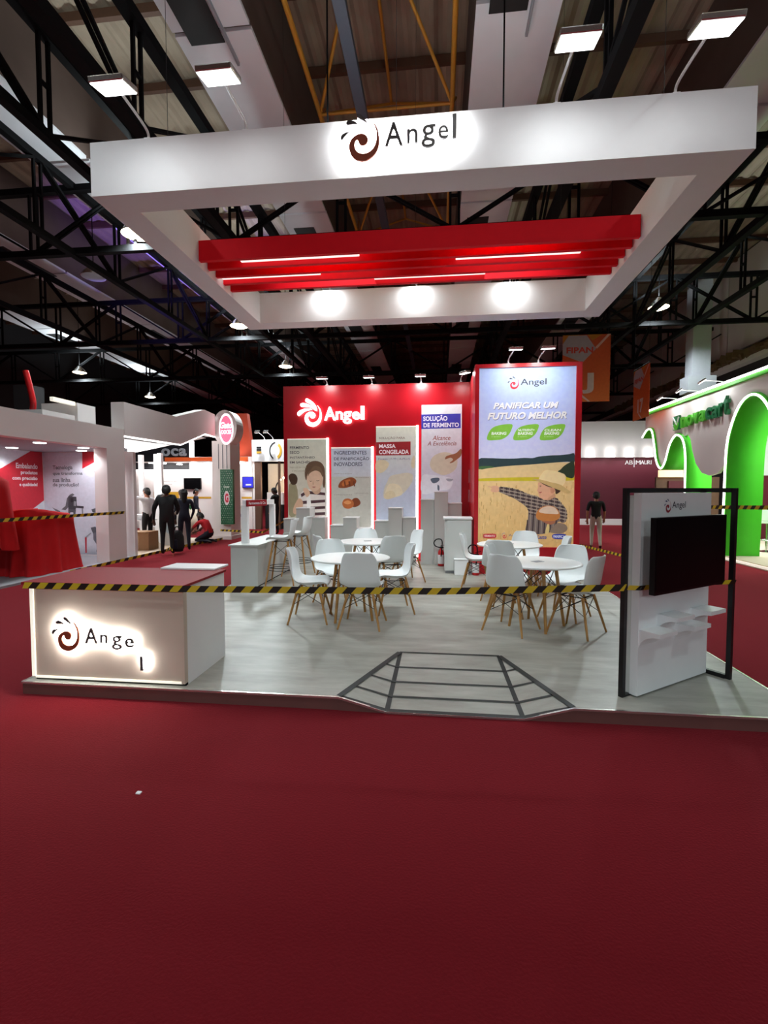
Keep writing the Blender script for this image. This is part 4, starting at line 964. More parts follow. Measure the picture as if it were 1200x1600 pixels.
caution('caution_tape', 'short caution tape wrapped round the screen stand below the television', [FP(-.073,.925,-.05), FP(-.01,.925,.012), FP(.35,.915,.02), FP(.90,.905,.155), FP(1.012,.90,.178)], .035, .14)
caution('caution_tape', 'caution tape drawn across the red draped stand on the left', [(-7.1, 3.6, 1.16), (-7.1, 10.3, 1.11)], .06, .19)
caution('caution_tape', 'caution tape edging lying on the carpet along the left stands', [(-7.12, 8.6, .03), (-7.10, 11.2, .03), (-7.05, 13.2, .05), (-6.95, 15.0, .03)], .07, .3)
caution('caution_tape', 'loose loop of caution tape hanging at the dark suited man\'s heels', [(-6.75,11.35,.12), (-6.55,11.2,.19), (-6.4,11.05,.16), (-6.3,10.9,.02)], .06, .2)
caution('caution_tape', 'caution tape seen through the white goalpost frame', [(-6.8, 14.5, .35), (-4.93, 13.2, .42), (-5.25, 16.2, .55), (-5.6, 17.6, .62)], .06, .22)
caution('caution_tape', 'slack caution tape slanting down behind the right chairs', [(2.50, 10.5, .62), (2.525, 9.9, .60), (2.56, 6.5, .74), tuple(FP(.975, .86, -.092))], .04, .15)
caution('caution_tape', 'lower caution tape across the green arch on the right', [(6.50, 13.4, 1.18), (6.48, 9.6, 1.30)], .085, .26)
caution('caution_tape', 'upper caution tape behind the green arch', [(7.55, 11.2, 1.43), (7.55, 9.2, 1.52)], .07, .26)

# ---------------------------------------------------------------- left stand with red draped machines
LX = -7.15
lb = thing('machinery_stand', 'white exhibition stand on the far left with printed machine wall and red drapes', 'stand', (-8.4, 8.5, 0))
obj('floor_plate', MB().box((-11.5, 2.5, 0), (LX, 10.9, .04)), 'booth_grey', lb)
obj('fascia', MB().box((LX-.25, 2.5, 2.53), (LX, 10.42, 3.0)), 'booth_white', lb)
obj('pillar', MB().box((LX-.30, 9.82, .04), (LX, 10.42, 2.53)), 'booth_white', lb)
obj('soffit', MB().box((-9.6, 2.5, 2.53), (LX-.25, 10.9, 2.62)), 'booth_grey', lb)
obj('end_wall', MB().box((-9.6, 10.8, .04), (LX-.05, 10.9, 2.53)), 'booth_white', lb)
obj('side_wall', MB().box((-9.66, 2.5, .04), (-9.54, 10.9, 2.53)), 'booth_white', lb)
FE, FS = wallY(10.8), wallL(-9.54)
mb = MB(); P0 = .003
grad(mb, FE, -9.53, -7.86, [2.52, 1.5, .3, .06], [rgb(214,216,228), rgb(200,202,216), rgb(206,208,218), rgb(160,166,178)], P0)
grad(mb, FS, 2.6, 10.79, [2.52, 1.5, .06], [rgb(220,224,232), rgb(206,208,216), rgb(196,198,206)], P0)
poly(mb, FE, 'L_tri', rgb(196,34,48), 1, sm=False); poly(mb, FE, 'L_drop', rgb(200,30,40), 1)
poly(mb, FS, 'L_red', rgb(190,34,50), 1, sm=False)
for k, s in enumerate(('Embalando', 'produtos', 'com precisão', 'e qualidade!')): line(mb, FS, s, 't_L%d' % k, rgb(232,222,226), 2, .03)
for k, s in enumerate(('Tecnologia', 'que transforma', 'sua linha', 'de produção!')): line(mb, FE, s, 't_R%d' % k, rgb(112,114,124), 2, .03)
for q, c in MACHINES: mb.flat(q, FE, P0+.0008+.0002*MACHINES.index((q, c)), rgb(*c))
poly(mb, FE, 'L_m4', rgb(180,30,50), 1, sm=False)
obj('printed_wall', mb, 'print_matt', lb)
for x, y in ((-7.6, 8.55), (-7.6, 9.7), (-8.2, 10.4), (-8.4, 7.2), (-9.1, 9.5)):
    r = obj('downlight', MB().lathe([(.0,-.012),(.10,-.012),(.11,0)], (x, y, 2.53), 20), 'led_white', lb)
    lamp('SPOT', 'downlight_lamp', lb, (x, y, 2.49), 26, (x-.1, y, 0), (.96,.97,1), .08, 150, .6)
obj('roof_block', MB().box((-8.6, 8.75, 2.62), (-7.7, 9.6, 3.20)), 'booth_white', lb); obj('roof_block', MB().box((-8.6, 9.75, 2.62), (-7.75, 10.3, 3.50)), 'booth_white', lb)
obj('roof_light', MB().box((-7.88, 9.15, 3.44), (-7.80, 9.75, 3.52)), 'led_edge', lb)
hp = thing('hall_pillar', 'pale hall pillar rising behind the left stand roof', 'pillar', (-9.2, 10.0, 0))
obj('shaft', MB().box((-9.4, 9.9, 2.62), (-9.0, 10.3, 3.95)), 'hall_wall', hp); obj('red_pipe', MB().tube(spline([(-8.9,9.8,2.7),(-8.86,9.8,3.3),(-8.8,9.75,3.6),(-8.9,9.7,4.2)], 5), .06, 8), 'signal_red', hp)
def drape(name, label, c, a, b, h, hem, seed, spread=1.18, notch=0.0):
    """cloth thrown over a box-like machine: rounded top, folds that deepen towards the hem"""
    rr = random.Random(seed); ph = [rr.random()*6 for _ in range(6)]
    t = thing(name, label, 'cloth', (c[0], c[1], 0), 'red cloths over machines')
    n = 96; rows = 16; vs = []; fs = []
    for i in range(rows+1):
        v = i/rows
        for k in range(n):
            th = 2*math.pi*k/n; sq = (abs(math.cos(th))**4+abs(math.sin(th))**4)**-.25
            if v < .3: rad = v/.3*.98; z = h+.06*math.cos(th*2+ph[0])*v+.05*math.sin(th+ph[1])
            else:
                w = (v-.3)/.7; rad = .98+(spread-.98)*w**1.3+(.075*math.sin(th*9+ph[2])+.05*math.sin(th*15+ph[3])+.03*math.sin(th*23+ph[4]))*w
                z = h+(.06*math.cos(th*2+ph[0])*.3/.3+.05*math.sin(th+ph[1]))*(1-w)-(h-hem)*w-.05*math.sin(min(1, w*8)*1.57)
                z += notch*w*max(0, math.sin(th*3+ph[5]))*.5
            vs.append((c[0]+a*rad*sq*math.cos(th), c[1]+b*rad*sq*math.sin(th), max(z, .045)))
    for i in range(rows): fs += [(i*n+k, i*n+(k+1) % n, (i+1)*n+(k+1) % n, (i+1)*n+k) for k in range(n)]
    mb = MB(); mb.add(vs, fs, sm=True); obj('cloth', mb, 'cloth_red', t)
    return t
dr = drape('draped_machine', 'machine under red cloth with floor length folds, right one of the left stand', (-7.75, 8.62), .42, .60, 1.22, .05, 3, 1.12)
dr2 = drape('draped_machine', 'tall machine under red cloth at the left edge, its frame legs showing', (-7.85, 7.16), .42, .70, 1.85, .62, 8, 1.12, .2)
for x in (-8.15, -7.6):
    for y in (6.6, 7.5): obj('machine_leg', MB().bar((x, y, .04), (x, y, 1.7), .05), 'black_steel', dr2)
obj('machine_core', MB().box((-8.2, 6.5, .6), (-7.5, 7.55, 1.75)), 'black_steel', dr2)
obj('machine_core', MB().box((-8.1, 8.1, .1), (-7.45, 9.1, 1.12)), 'black_steel', dr)

# ---------------------------------------------------------------- stand with the folded white valance
up_ = thing('stage_uplight', 'violet stage light on the roof behind the zigzag valance', 'floodlight', (-9.6, 11.6, 3.0))
obj('housing', MB().box((-9.75, 11.5, 2.62), (-9.45, 11.8, 2.95)), 'black_frame', up_); obj('lens', MB().lathe([(.0,0),(.11,0)], (-9.6, 11.65, 2.952), 16), 'booth_grey', up_)
lamp('SPOT', 'violet_light', up_, (-9.6, 11.65, 3.0), 1800, (-9.6, 15.5, 9), (.26,.16,1), .05, 50, .6)
zb = thing('valance_stand', 'white stand with folded zigzag valance edged by light, behind the left stand', 'stand', (-8.5, 12.7, 0))
FV = wallL(LX)
ZT = [(10.44,3.63),(12.65,3.62),(14.3,4.07),(15.0,4.03)]; ZL = [(15.0,3.32),(14.32,3.34),(12.88,2.88),(10.44,2.86)]
obj('valance', MB().prism(ZT+ZL, FV, -.32, 0), 'booth_white', zb)
for p, q in zip(ZL, ZL[1:]): obj('led_strip', MB().bar(FV(p[0], p[1]-.012, -.02), FV(q[0], q[1]-.012, -.02), .05, .025), 'led_strip', zb)
vs = []
for y, z in ((10.44,2.84),(12.88,2.86),(14.32,3.30),(15.0,3.28)): vs += [(LX-.32, y, z), (-9.9, y+.5, z-.34)]
obj('soffit', MB().add(vs, [(0,1,3,2),(2,3,5,4),(4,5,7,6)]), 'booth_white', zb)
obj('floor_plate', MB().box((-11, 11.0, 0), (LX, 15.2, .03)), 'beige', zb)
for k, x in enumerate((-8.3, -8.6, -9.3)): obj('white_post', MB().box((x, 13.6+.3*k, .03), (x+.12, 13.72+.3*k, 2.7)), 'white_lam', zb)
lamp('AREA', 'soffit_fill', zb, (-8.7, 12.2, 2.3), 60, (-8.7, 12.2, 5), (.95,1,1), 1.2, sx=1.0)  # two fill lights without fittings, added to light the folded soffit
lamp('POINT', 'soffit_fill', zb, (-8.6, 13.4, 2.2), 24, None, (1,1,1), .3)
pl = thing('sign_pillar', 'white grooved pillar carrying a round lit sign and a green patterned board', 'pillar', (-6.95, 15.3, 0))
obj('shaft', MB().box((-7.33, 15.12, .0), (-6.72, 15.9, 3.2)), 'booth_white', pl)
for x in (-7.12, -6.98, -6.84): obj('groove', MB().box((x, 15.105, 2.3), (x+.02, 15.125, 3.1)), 'booth_grey', pl)
obj('foot', MB().box((-7.33, 15.0, .0), (-6.66, 15.98, .12)), 'booth_white', pl)
FG = wallY(15.06)
rnd = [(-6.86+.40*math.cos(R_(k*10)), 3.62+.56*math.sin(R_(k*10))) for k in range(36)]
dk = obj('sign_drum', MB().prism(rnd, FG, -.55, .0), 'booth_white', pl)
mb = MB(); P0 = .003
cx, cz = -6.81, 3.57
el = lambda a, b, n=32: [(cx+a*math.cos(2*math.pi*k/n), cz+b*math.sin(2*math.pi*k/n)) for k in range(n)]
mb.flat(el(.24,.50), FG, P0, rgb(250,214,226)); mb.flat(el(.20,.43), FG, P0+.001, rgb(236,74,98))
text(mb, 'Gato', FG, cx-.2, cz+.02, cx+.2, cz+.22, P0+.002, rgb(255,238,242), .03, .2); text(mb, 'DOCES', FG, cx-.16, cz-.16, cx+.17, cz-.03, P0+.002, rgb(255,238,242), .02)
obj('lit_face', mb, 'print_sign', dk)
gb = obj('green_board', MB().box((-7.0, 14.98, .5), (-6.58, 15.11, 2.27)), 'green_dark', pl)
mb = MB(); FG2 = wallY(14.98); rr = random.Random(5)
mb.flat([(-6.985,.52), (-6.595,.52), (-6.595,2.25), (-6.985,2.25)], FG2, .001, rgb(16,84,56))
for i in range(6):
    for j in range(24):
        x = -6.965+.068*i+(.034 if j % 2 else 0); z = .56+.071*j
        if x < -6.61: mb.flat([(x,z), (x+.014,z+.016), (x,z+.034), (x-.014,z+.016)], FG2, .002, rr.choice((rgb(150,196,160), rgb(190,214,190), rgb(110,170,130))))
ov = [(-6.79+.095*math.cos(R_(k*15)), 1.35+.23*math.sin(R_(k*15))) for k in range(24)]
mb.flat(ov, FG2, .003, rgb(238,222,226)); text(mb, 'G', FG2, -6.85, 1.2, -6.73, 1.5, .004, rgb(204,34,66), .06); text(mb, 'Doces', FG2, -6.88, 1.68, -6.7, 1.75, .003, rgb(230,240,230), .02)
obj('printed_pattern', mb, 'print_matt', gb)

# ---------------------------------------------------------------- coffee stand far behind, orange wedge, ring-logo stand
cf = thing('coffee_stand', 'far white stand with a black fascia sign framed in warm light', 'stand', (-9.8, 19.3, 0))
obj('wall', MB().box((-13.2, 19.05, 0), (-7.55, 19.2, 2.95)), 'booth_white', cf)
obj('sign_board', MB().box((-12.6, 18.85, 2.42), (-10.08, 19.05, 3.6)), 'ink_black', cf)
obj('warm_strip', MB().box((-12.6, 18.80, 2.37), (-9.98, 19.0, 2.43)), 'led_strip', cf); obj('warm_strip', MB().box((-10.08, 18.80, 2.43), (-9.98, 19.0, 3.6)), 'led_strip', cf)
FCF = wallY(18.84)
for ch, x0, x1 in (('o',-11.3,-10.92),('c',-10.88,-10.58),('a',-10.54,-10.22)): obj('sign_letter', text(MB(), ch, FCF, x0, 2.98, x1, 3.3, .02, bold=.03, depth=.03), 'booth_grey', cf)
obj('orange_band', MB().box((-11.1, 18.72, 2.74), (-7.6, 18.80, 2.92)), 'orange', cf)
FC2 = wallY(19.05); mb = MB(); P0 = .004
for x0, x1, z0, z1 in ((-10.6,-9.3,1.24,1.32),(-11.8,-10.7,1.26,1.52),(-8.0,-7.56,1.24,1.32),(-8.15,-7.85,.85,.93)): mb.flat([(x0,z0),(x1,z0),(x1,z1),(x0,z1)], FC2, P0, rgb(214,164,44))
text(mb, 'cafés especiais torrados', FC2, -11.6, 1.92, -10.75, 1.99, P0, rgb(120,122,130), 0); text(mb, 'para você', FC2, -11.4, 1.8, -11.0, 1.86, P0, rgb(120,122,130), 0); text(mb, 'moído na hora', FC2, -8.0, 1.05, -7.7, 1.09, P0, rgb(120,122,130), 0)
mb.flat([(-8.1,.5),(-7.7,.5),(-7.7,.62),(-8.1,.62)], FC2, P0, rgb(70,80,150))
obj('wall_print', mb, 'print_matt', cf)
ft = thing('wall_television', 'black television on the far white coffee stand wall', 'television', (-10.07, 18.98, 1.86)); obj('casing', MB().box((-10.44, 18.97, 1.63), (-9.71, 19.05, 2.09)), 'black_gloss', ft); obj('screen', MB().box((-10.42, 18.965, 1.65), (-9.73, 18.97, 2.07)), 'screen_off', ft)
ft = thing('wall_television', 'television with a blue picture right of the green board', 'television', (-7.7, 18.98, 1.9)); obj('casing', MB().box((-7.93, 18.97, 1.68), (-7.46, 19.05, 2.14)), 'black_gloss', ft); obj('screen', MB().box((-7.91, 18.965, 1.70), (-7.48, 18.97, 2.12)), 'blue_screen', ft)
obj('caption', MB().box((-7.78, 18.96, 1.78), (-7.55, 18.966, 1.84)), 'white_paint', ft)
for k, x in enumerate((-11.6, -11.0, -10.4, -9.7, -9.2, -8.7, -8.2, -7.8)):
    obj('downlight', MB().lathe([(.0,-.03),(.10,-.03),(.12,0)], (x, 18.6-.15*(k % 2), 2.70-.03*(k % 3)), 14), 'led_white', cf)
obj('light_track', MB().box((-12.2, 18.38, 2.70), (-7.65, 18.72, 2.74)), 'booth_white', cf)
lamp('AREA', 'coffee_fill', cf, (-9.8, 18.3, 2.6), 24, (-9.8, 19.0, 1.2), (1,.99,.97), 4.5, sx=.3)  # area light without a fitting, added to light the wall
ow = thing('orange_wedge', 'tall dark orange leaning wall beyond the sign pillar', 'wall', (-8.3, 20.2, 0))
obj('panel', MB().prism([(-9.3,2.95),(-7.88,2.95),(-8.12,4.85),(-9.3,4.85)], wallY(20.0), -.3, 0), 'dark_orange', ow); obj('leg', MB().box((-9.2, 20.05, 0), (-8.0, 20.25, 2.95)), 'booth_white', ow)
lamp('SPOT', 'wedge_light', ow, (-8.5, 19.4, 2.98), 25, (-8.5, 20.0, 3.8), (1,.8,.6), .1, 120, .8)
rs = thing('ring_stand', 'small white fronted stand with ring emblem beside the red wall', 'stand', (-6.6, 19.3, 0))
obj('fascia', MB().box((-7.5, 18.95, 2.75), (-4.9, 19.15, 3.62)), 'white_paint', rs)
obj('jamb', MB().box((-7.5, 19.0, 0), (-7.42, 19.15, 2.75)), 'booth_white', rs); obj('jamb', MB().box((-7.40, 18.98, 0), (-7.15, 19.12, 2.75)), 'brown_wood', rs)
obj('mullion', MB().box((-6.44, 19.0, 0), (-6.36, 19.1, 2.75)), 'brown_wood', rs)
obj('back_wall', MB().box((-7.5, 20.8, 0), (-4.9, 20.9, 2.75)), 'beige', rs)
obj('display_case', MB().box((-7.1, 19.3, 0), (-5.6, 19.9, 1.0)), 'ink_black', rs); obj('case_glow', MB().box((-6.95, 19.28, .62), (-6.5, 19.3, .66)), 'amber', rs)
obj('white_bench', MB().box((-7.05, 19.4, 1.0), (-5.6, 20.0, 1.5)), 'booth_white', rs)
FR = wallY(18.95)
def arc(cx, cz, r0, r1, a0, a1, sx=1): return [(cx+sx*r0*math.cos(R_(a0+(a1-a0)*k/14)), cz+r0*math.sin(R_(a0+(a1-a0)*k/14))) for k in range(15)] + [(cx+sx*r1*math.cos(R_(a1+(a0-a1)*k/14)), cz+r1*math.sin(R_(a1+(a0-a1)*k/14))) for k in range(15)]
for z, m in ((3.27,'ink_black'),(3.17,'ink_black'),(3.07,'amber')): obj('emblem_bar', MB().box((-7.3, 18.93, z), (-7.1, 18.95, z+.075)), m, rs)
obj('ring_emblem', MB().prism(arc(-6.5, 3.17, .30, .36, 95, 245, .75), FR, 0, .02), 'ink_black', rs); obj('ring_emblem', MB().prism(arc(-6.5, 3.17, .22, .34, -70, 60, .75), FR, 0, .02), 'amber', rs)
FR2 = wallY(20.79)
obj('ring_emblem', MB().prism(arc(-6.9, 1.65, .30, .36, 95, 245, .75), FR2, 0, .02), 'ink_black', rs); obj('ring_emblem', MB().prism(arc(-6.75, 1.65, .2, .34, -70, 60, .75), FR2, 0, .02), 'amber', rs)
for x, z in ((-6.55,2.02),(-6.4,2.1),(-6.26,2.03)):
    obj('bulb', MB().lathe([(.0,-.05),(.04,-.02),(.045,.02),(.02,.05),(.0,.06)], (x, 19.6, z), 12), 'bay_lens', rs); obj('cord', MB().tube([(x, 19.6, z+.05), (x, 19.6, 2.75)], .006, 5), 'black_wire', rs)
lamp('POINT', 'bulb_light', rs, (-6.4, 19.5, 1.9), 30, None, (1,.75,.5), .15)
for x, lab in ((-7.0,'left small floodlight over the ring emblem stand'), (-6.65,'right small floodlight over the ring emblem stand')):
    flood('stand_floodlight', lab, 'floodlight', (x, 19.05, 3.62), (x-.05, 18.4, 3.86), (x, 18.95, 3.2), 4, 'floodlights over the ring emblem stand', size=(.2,.14))

# ---------------------------------------------------------------- right: maroon stand, green arch stand, banners
ms = thing('maroon_stand', 'maroon walled stand with white lettering at the far right end of the aisle', 'stand', (8, 23.1, 0))
obj('wall', MB().box((3.6, 23.0, .28), (11.6, 23.2, 3.05)), 'maroon', ms)
obj('skirting', MB().box((3.6, 22.97, 0), (11.6, 23.2, .28)), 'booth_white', ms)
obj('fascia', MB().box((3.6, 22.75, 3.05), (11.6, 23.2, 4.65)), 'booth_white', ms)
FM = wallY(23.0)
for ch, x0, x1, z0, z1 in (('A',8.33,8.50,2.74,2.92),('B',8.52,8.66,2.74,2.92),('|',8.71,8.735,2.62,3.03),('M',8.79,8.99,2.74,2.92),('A',9.0,9.15,2.74,2.92),('U',9.16,9.28,2.74,2.92),('R',9.29,9.41,2.74,2.92),('I',9.43,9.46,2.74,2.92)):
    obj('letter', text(MB(), ch, FM, x0, z0, x1, z1, .02, bold=.0, depth=.03), 'white_paint', ms)
for x in (5.7, 6.75, 7.6, 8.4, 9.2, 10.1):
    obj('wall_light', MB().lathe([(.0,0),(.14,0),(.16,.05)], (x, 22.6, 3.06), 14), 'led_white', ms)
    lamp('SPOT', 'wall_washer', ms, (x, 22.6, 3.12), 8, (x, 22.75, 3.9), (1,.97,.93), .08, 120, .8)
lamp('AREA', 'maroon_fill', ms, (8, 22.4, 3.0), 14, (8, 23.0, 1.0), (1,.97,.93), 5, sx=.2)  # fill for the maroon wall, added without a fitting
GX = 6.55
gs = thing('green_arch_stand', 'stand with wavy green arches outlined in light and relief lettering on the right', 'stand', (8, 13, 0))
FN = lambda y, z, d=0.0: Vector((GX-d, y, z))
def wr_poly(name, pts, x0, x1, m):
    F = frame((x0, 0, 0), (0,1,0), (0,0,1)); return obj(name, MB().prism(pts, F, 0, x1-x0), m, gs)
W1 = spline([(GX,16.6,3.30),(GX,16.25,3.50),(GX,15.92,3.44),(GX,15.72,3.0),(GX,15.55,2.5),(GX,15.26,2.25),(GX,14.98,2.42),(GX,14.75,2.85),(GX,14.5,3.08),(GX,14.27,3.13),(GX,13.98,2.98),(GX,13.82,2.6),(GX,13.78,1.9),(GX,13.77,.05)], 6)
W2 = spline([(GX,12.02,.05),(GX,11.98,1.3),(GX,11.95,2.5),(GX,11.80,3.05),(GX,11.5,3.48),(GX,11.13,3.63),(GX,10.75,3.48),(GX,10.4,3.02),(GX,10.22,2.4),(GX,10.2,1.2),(GX,10.2,.05)], 6)
def ribbon(path, dx, th, m):
    n = len(path); vs = []; fs = []
    for i, p in enumerate(path):
        d = (path[min(i+1, n-1)]-path[max(i-1, 0)]).normalized(); nn = Vector((0, -d.z, d.y))
        for s in (-th/2, th/2): vs += [p+nn*s, p+nn*s+Vector((dx, 0, 0))]
    for i in range(n-1):
        a = 4*i; b = a+4; fs += [(a,a+1,b+1,b), (a+2,b+2,b+3,a+3), (a,b,b+2,a+2), (a+1,a+3,b+3,b+1)]
    mb = MB(); mb.add(vs, fs, sm=True); return obj('green_ribbon', mb, m, gs)
ribbon(W1, .62, .09, 'green_panel'); ribbon(W2, .78, .10, 'green_panel')
obj('led_line', MB().tube([p+Vector((-.02,0,0)) for p in W1], .022, 8), 'led_strip', gs); obj('led_line', MB().tube([p+Vector((-.02,0,0)) for p in W2], .022, 8), 'led_strip', gs)
face = [(16.55,4.0), (9.0,4.0), (9.0,2.4)] + [(10.14,2.4)] + [(p.y, p.z+.05) for p in W2[::-1] if p.z > 2.4] + [(12.05,2.5), (12.14,2.2), (12.4,2.02), (12.75,1.97), (13.1,2.05), (13.4,2.3), (13.6,2.66), (13.7,2.95), (13.86,3.1)] + [(p.y, p.z+.05) for p in W1[::-1] if p.y > 14.0 and p.y < 16.4] + [(16.55,3.5)]
wr_poly('fascia_board', face, GX+.05, GX+.13, 'booth_white')
obj('green_band', MB().box((GX-.02, 8.8, 3.98), (GX+.3, 16.6, 4.06)), 'green_panel', gs); obj('led_line', MB().box((GX-.06, 8.8, 4.06), (GX-.02, 16.6, 4.10)), 'led_strip', gs)
wr_poly('leg_panel', [(12.55,0),(12.05,0),(12.05,2.3),(12.55,2.0)], GX+.3, GX+.38, 'green_panel')
FL_ = wallR(GX+.05)
for ch, y0, y1, zz0, zz1, m in (('n',14.1,13.82,3.30,3.58,'green_light'),('o',13.78,13.5,3.31,3.59,'green_light'),('v',13.46,13.2,3.32,3.60,'green_light'),('a',13.16,12.9,3.33,3.61,'green_light'),('c',12.86,12.62,3.33,3.63,'green_dark'),('a',12.58,12.34,3.33,3.63,'green_dark'),('r',12.3,12.13,3.34,3.65,'green_dark'),('t',12.1,11.92,3.34,3.78,'green_dark')):
    obj('letter', text(MB(), ch, FL_, -y0, zz0, -y1, zz1, .05, bold=.022, depth=.07), m, gs)
obj('emblem_tile', MB().prism([(-14.55,3.28),(-14.2,3.28),(-14.2,3.66),(-14.55,3.66)], FL_, .02, .07), 'green_dark', gs)
obj('emblem_leaf', MB().prism(smoothpoly([(-14.5,3.30),(-14.3,3.28),(-14.2,3.42),(-14.32,3.5),(-14.46,3.42)], 3), FL_, .07, .09), 'green_light', gs)
for p, q in (((-14.54,3.64),(-14.28,3.40)), ((-14.28,3.40),(-14.2,3.62)), ((-14.55,3.44),(-14.42,3.29))): obj('emblem_stroke', MB().bar(FL_(p[0],p[1],.08), FL_(q[0],q[1],.08), .03), 'white_paint', gs)
obj('floor_plate', MB().box((GX, 8.5, 0), (11.5, 17, .10)), 'beige', gs); obj('led_line', MB().box((GX-.03, 8.5, .03), (GX, 16.6, .08)), 'led_edge', gs)
obj('inner_wall', MB().box((8.9, 16.0, .1), (11.5, 16.1, 3.4)), 'white_paint', gs); obj('inner_wall', MB().box((8.9, 15.95, .1), (11.5, 16.0, 2.05)), 'maroon', gs)
obj('lit_shelf', MB().box((7.0, 16.4, 2.02), (7.72, 16.5, 2.24)), 'warm_glow', gs); obj('wood_wall', MB().box((6.95, 16.5, .1), (8.85, 16.6, 2.02)), 'brown_wood', gs); obj('wood_wall', MB().box((7.3, 16.42, .1), (7.95, 16.5, 1.9)), 'maroon', gs)
IN = spline([(9.0,13.6,.1),(9.0,13.55,2.0),(9.0,13.2,2.7),(9.0,12.7,2.9),(9.0,12.2,2.6),(9.0,11.9,2.1),(9.0,11.5,1.95)], 5); ribbon(IN, .5, .09, 'green_panel')
obj('led_line', MB().tube([p+Vector((-.02,0,0)) for p in IN], .02, 6), 'led_strip', gs)
lamp('AREA', 'arch_fill', gs, (8.3, 12.5, 3.9), 220, (8.3, 12.5, 0), (.95,1,.95), 2.5, sx=4)  # added overhead fill inside the arches, no fitting
for k, (y, lab) in enumerate(((14.5,'far floodlight on top of the green arch stand'), (13.4,'middle floodlight on top of the green arch stand'), (12.3,'near floodlight on top of the green arch stand'))):
    flood('stand_floodlight', lab, 'floodlight', (GX+.1, y, 4.06), (6.15, y, 4.16), (GX+.03, y-.1, 3.5), 3.5, 'floodlights over the green arch stand', size=(.2,.14))
def hchair(x, y, rz, lab):
    t = thing('high_chair', lab, 'chair', (x, y, .1), 'white high chairs in the green arch stand'); c, s = math.cos(rz), math.sin(rz)
    Q = lambda a, b, z: (x+a*c-b*s, y+a*s+b*c, z)
    mb = MB().add([Q(a,b,z) for z in (.80,.86) for a,b in ((-.2,-.2),(.2,-.2),(.2,.2),(-.2,.2))], [(3,2,1,0),(4,5,6,7),(0,1,5,4),(1,2,6,5),(2,3,7,6),(3,0,4,7)]); obj('seat', mb, 'white_plastic', t, bevel=.015)
    mb = MB().add([Q(a,b,z) for z in (.86,1.2) for a,b in ((-.2,.15),(.2,.15),(.2,.2),(-.2,.2))], [(3,2,1,0),(4,5,6,7),(0,1,5,4),(1,2,6,5),(2,3,7,6),(3,0,4,7)]); obj('backrest', mb, 'white_plastic', t, bevel=.015)
    obj('stem', MB().tube([Q(0,0,.12), Q(0,0,.8)], .03, 10), 'chrome', t); obj('base', MB().lathe([(.0,.03),(.06,.03),(.2,.0),(.21,-.0)], (x,y,.1), 20), 'chrome', t)
    obj('foot_bar', MB().tube([Q(.17*math.cos(R_(k*24)), .17*math.sin(R_(k*24))-.05, .38) for k in range(15)], .012, 6, closed=True), 'chrome', t)
hchair(8.05, 12.9, 2.6, 'white high chair on chromed stem under the green arch, left one'); hchair(8.0, 12.05, 1.9, 'white high chair on chromed stem at the right picture edge')
# banners
def banner(name, label, F, a0, a1, b0, b1, body, lx, lz, lh, fip=True):
    t = thing(name, label, 'banner', F((a0+a1)/2, b1, 0), 'orange hall banners')
    obj('sheet', MB().prism([(a0,b0),(a1,b0),(a1,b1),(a0,b1)], F, -.01, 0), 'orange', t)
    obj('rail', MB().tube([F(a0-.02, b1, 0), F(a1+.02, b1, 0)], .018, 6), 'black_steel', t)
    for a in (a0+.05, a1-.05): obj('cord', MB().tube([F(a, b1, 0), F(a, ZR+.02, 0)], .006, 5), 'black_wire', t)
    mb = MB(); ww, hh = a1-a0, b1-b0; q = lambda u, v: (a0+u*ww, b0+v*hh)
    grad(mb, F, a0+.003, a1-.003, [b1, (b0+b1)/2, b0], [rgb(196,84,36), rgb(214,96,34), rgb(228,124,52)], .001)
    mb.flat([q(0,1),q(.35,1),q(0,.72)], F, .002, rgb(190,132,30)); mb.flat([q(.85,1),q(.5,1),q(.62,.9)], F, .002, rgb(190,132,30))
    mb.flat([q(.12,.98),q(.5,.98),q(.70,.78),q(.42,.58),q(.0,.70),q(.0,.86)], F, .003, rgb(176,180,186))
    mb.flat([q(.68,.80),q(.95,1.0),q(1,1),q(1,.99),q(.72,.78)], F, .004, rgb(226,196,176)); mb.flat([q(.36,.10),q(.55,.0),q(.6,.0),q(.38,.13)], F, .003, rgb(230,210,200))
    x, z = q(.08,.72); text(mb, 'FIPAN', F, x, z, x+.56*ww, z+.09*hh, .004, rgb(206,60,30), .03)
    x, z = q(lx, lz); text(mb, body, F, x, z, x+lh*(.55 if len(body) == 1 else 1.0), z+lh, .004, rgb(226,220,214), .04)
    obj('print', mb, 'print_matt', t)
banner('hall_banner', 'larger orange hanging banner with the letter J behind the poster tower', wallY(13.0), 3.13, 4.30, 3.87, 5.57, 'J', .42, .12, .52)
banner('hall_banner', 'narrower orange hanging banner with the number 17 seen obliquely', frame((6.0, 0, 0), (0,-1,0), (0,0,1)), -16.0, -14.85, 3.74, 5.28, '17', .30, .12, .42)
cp = thing('hall_column', 'pale square hall column rising behind the green arch stand', 'column', (8.9, 18, 0)); obj('shaft', MB().box((8.66, 18, 0), (9.25, 18.5, 9.0)), 'booth_grey', cp); obj('junction_box', MB().box((8.45, 17.8, 4.95), (9.35, 18.4, 5.5)), 'booth_grey', cp)

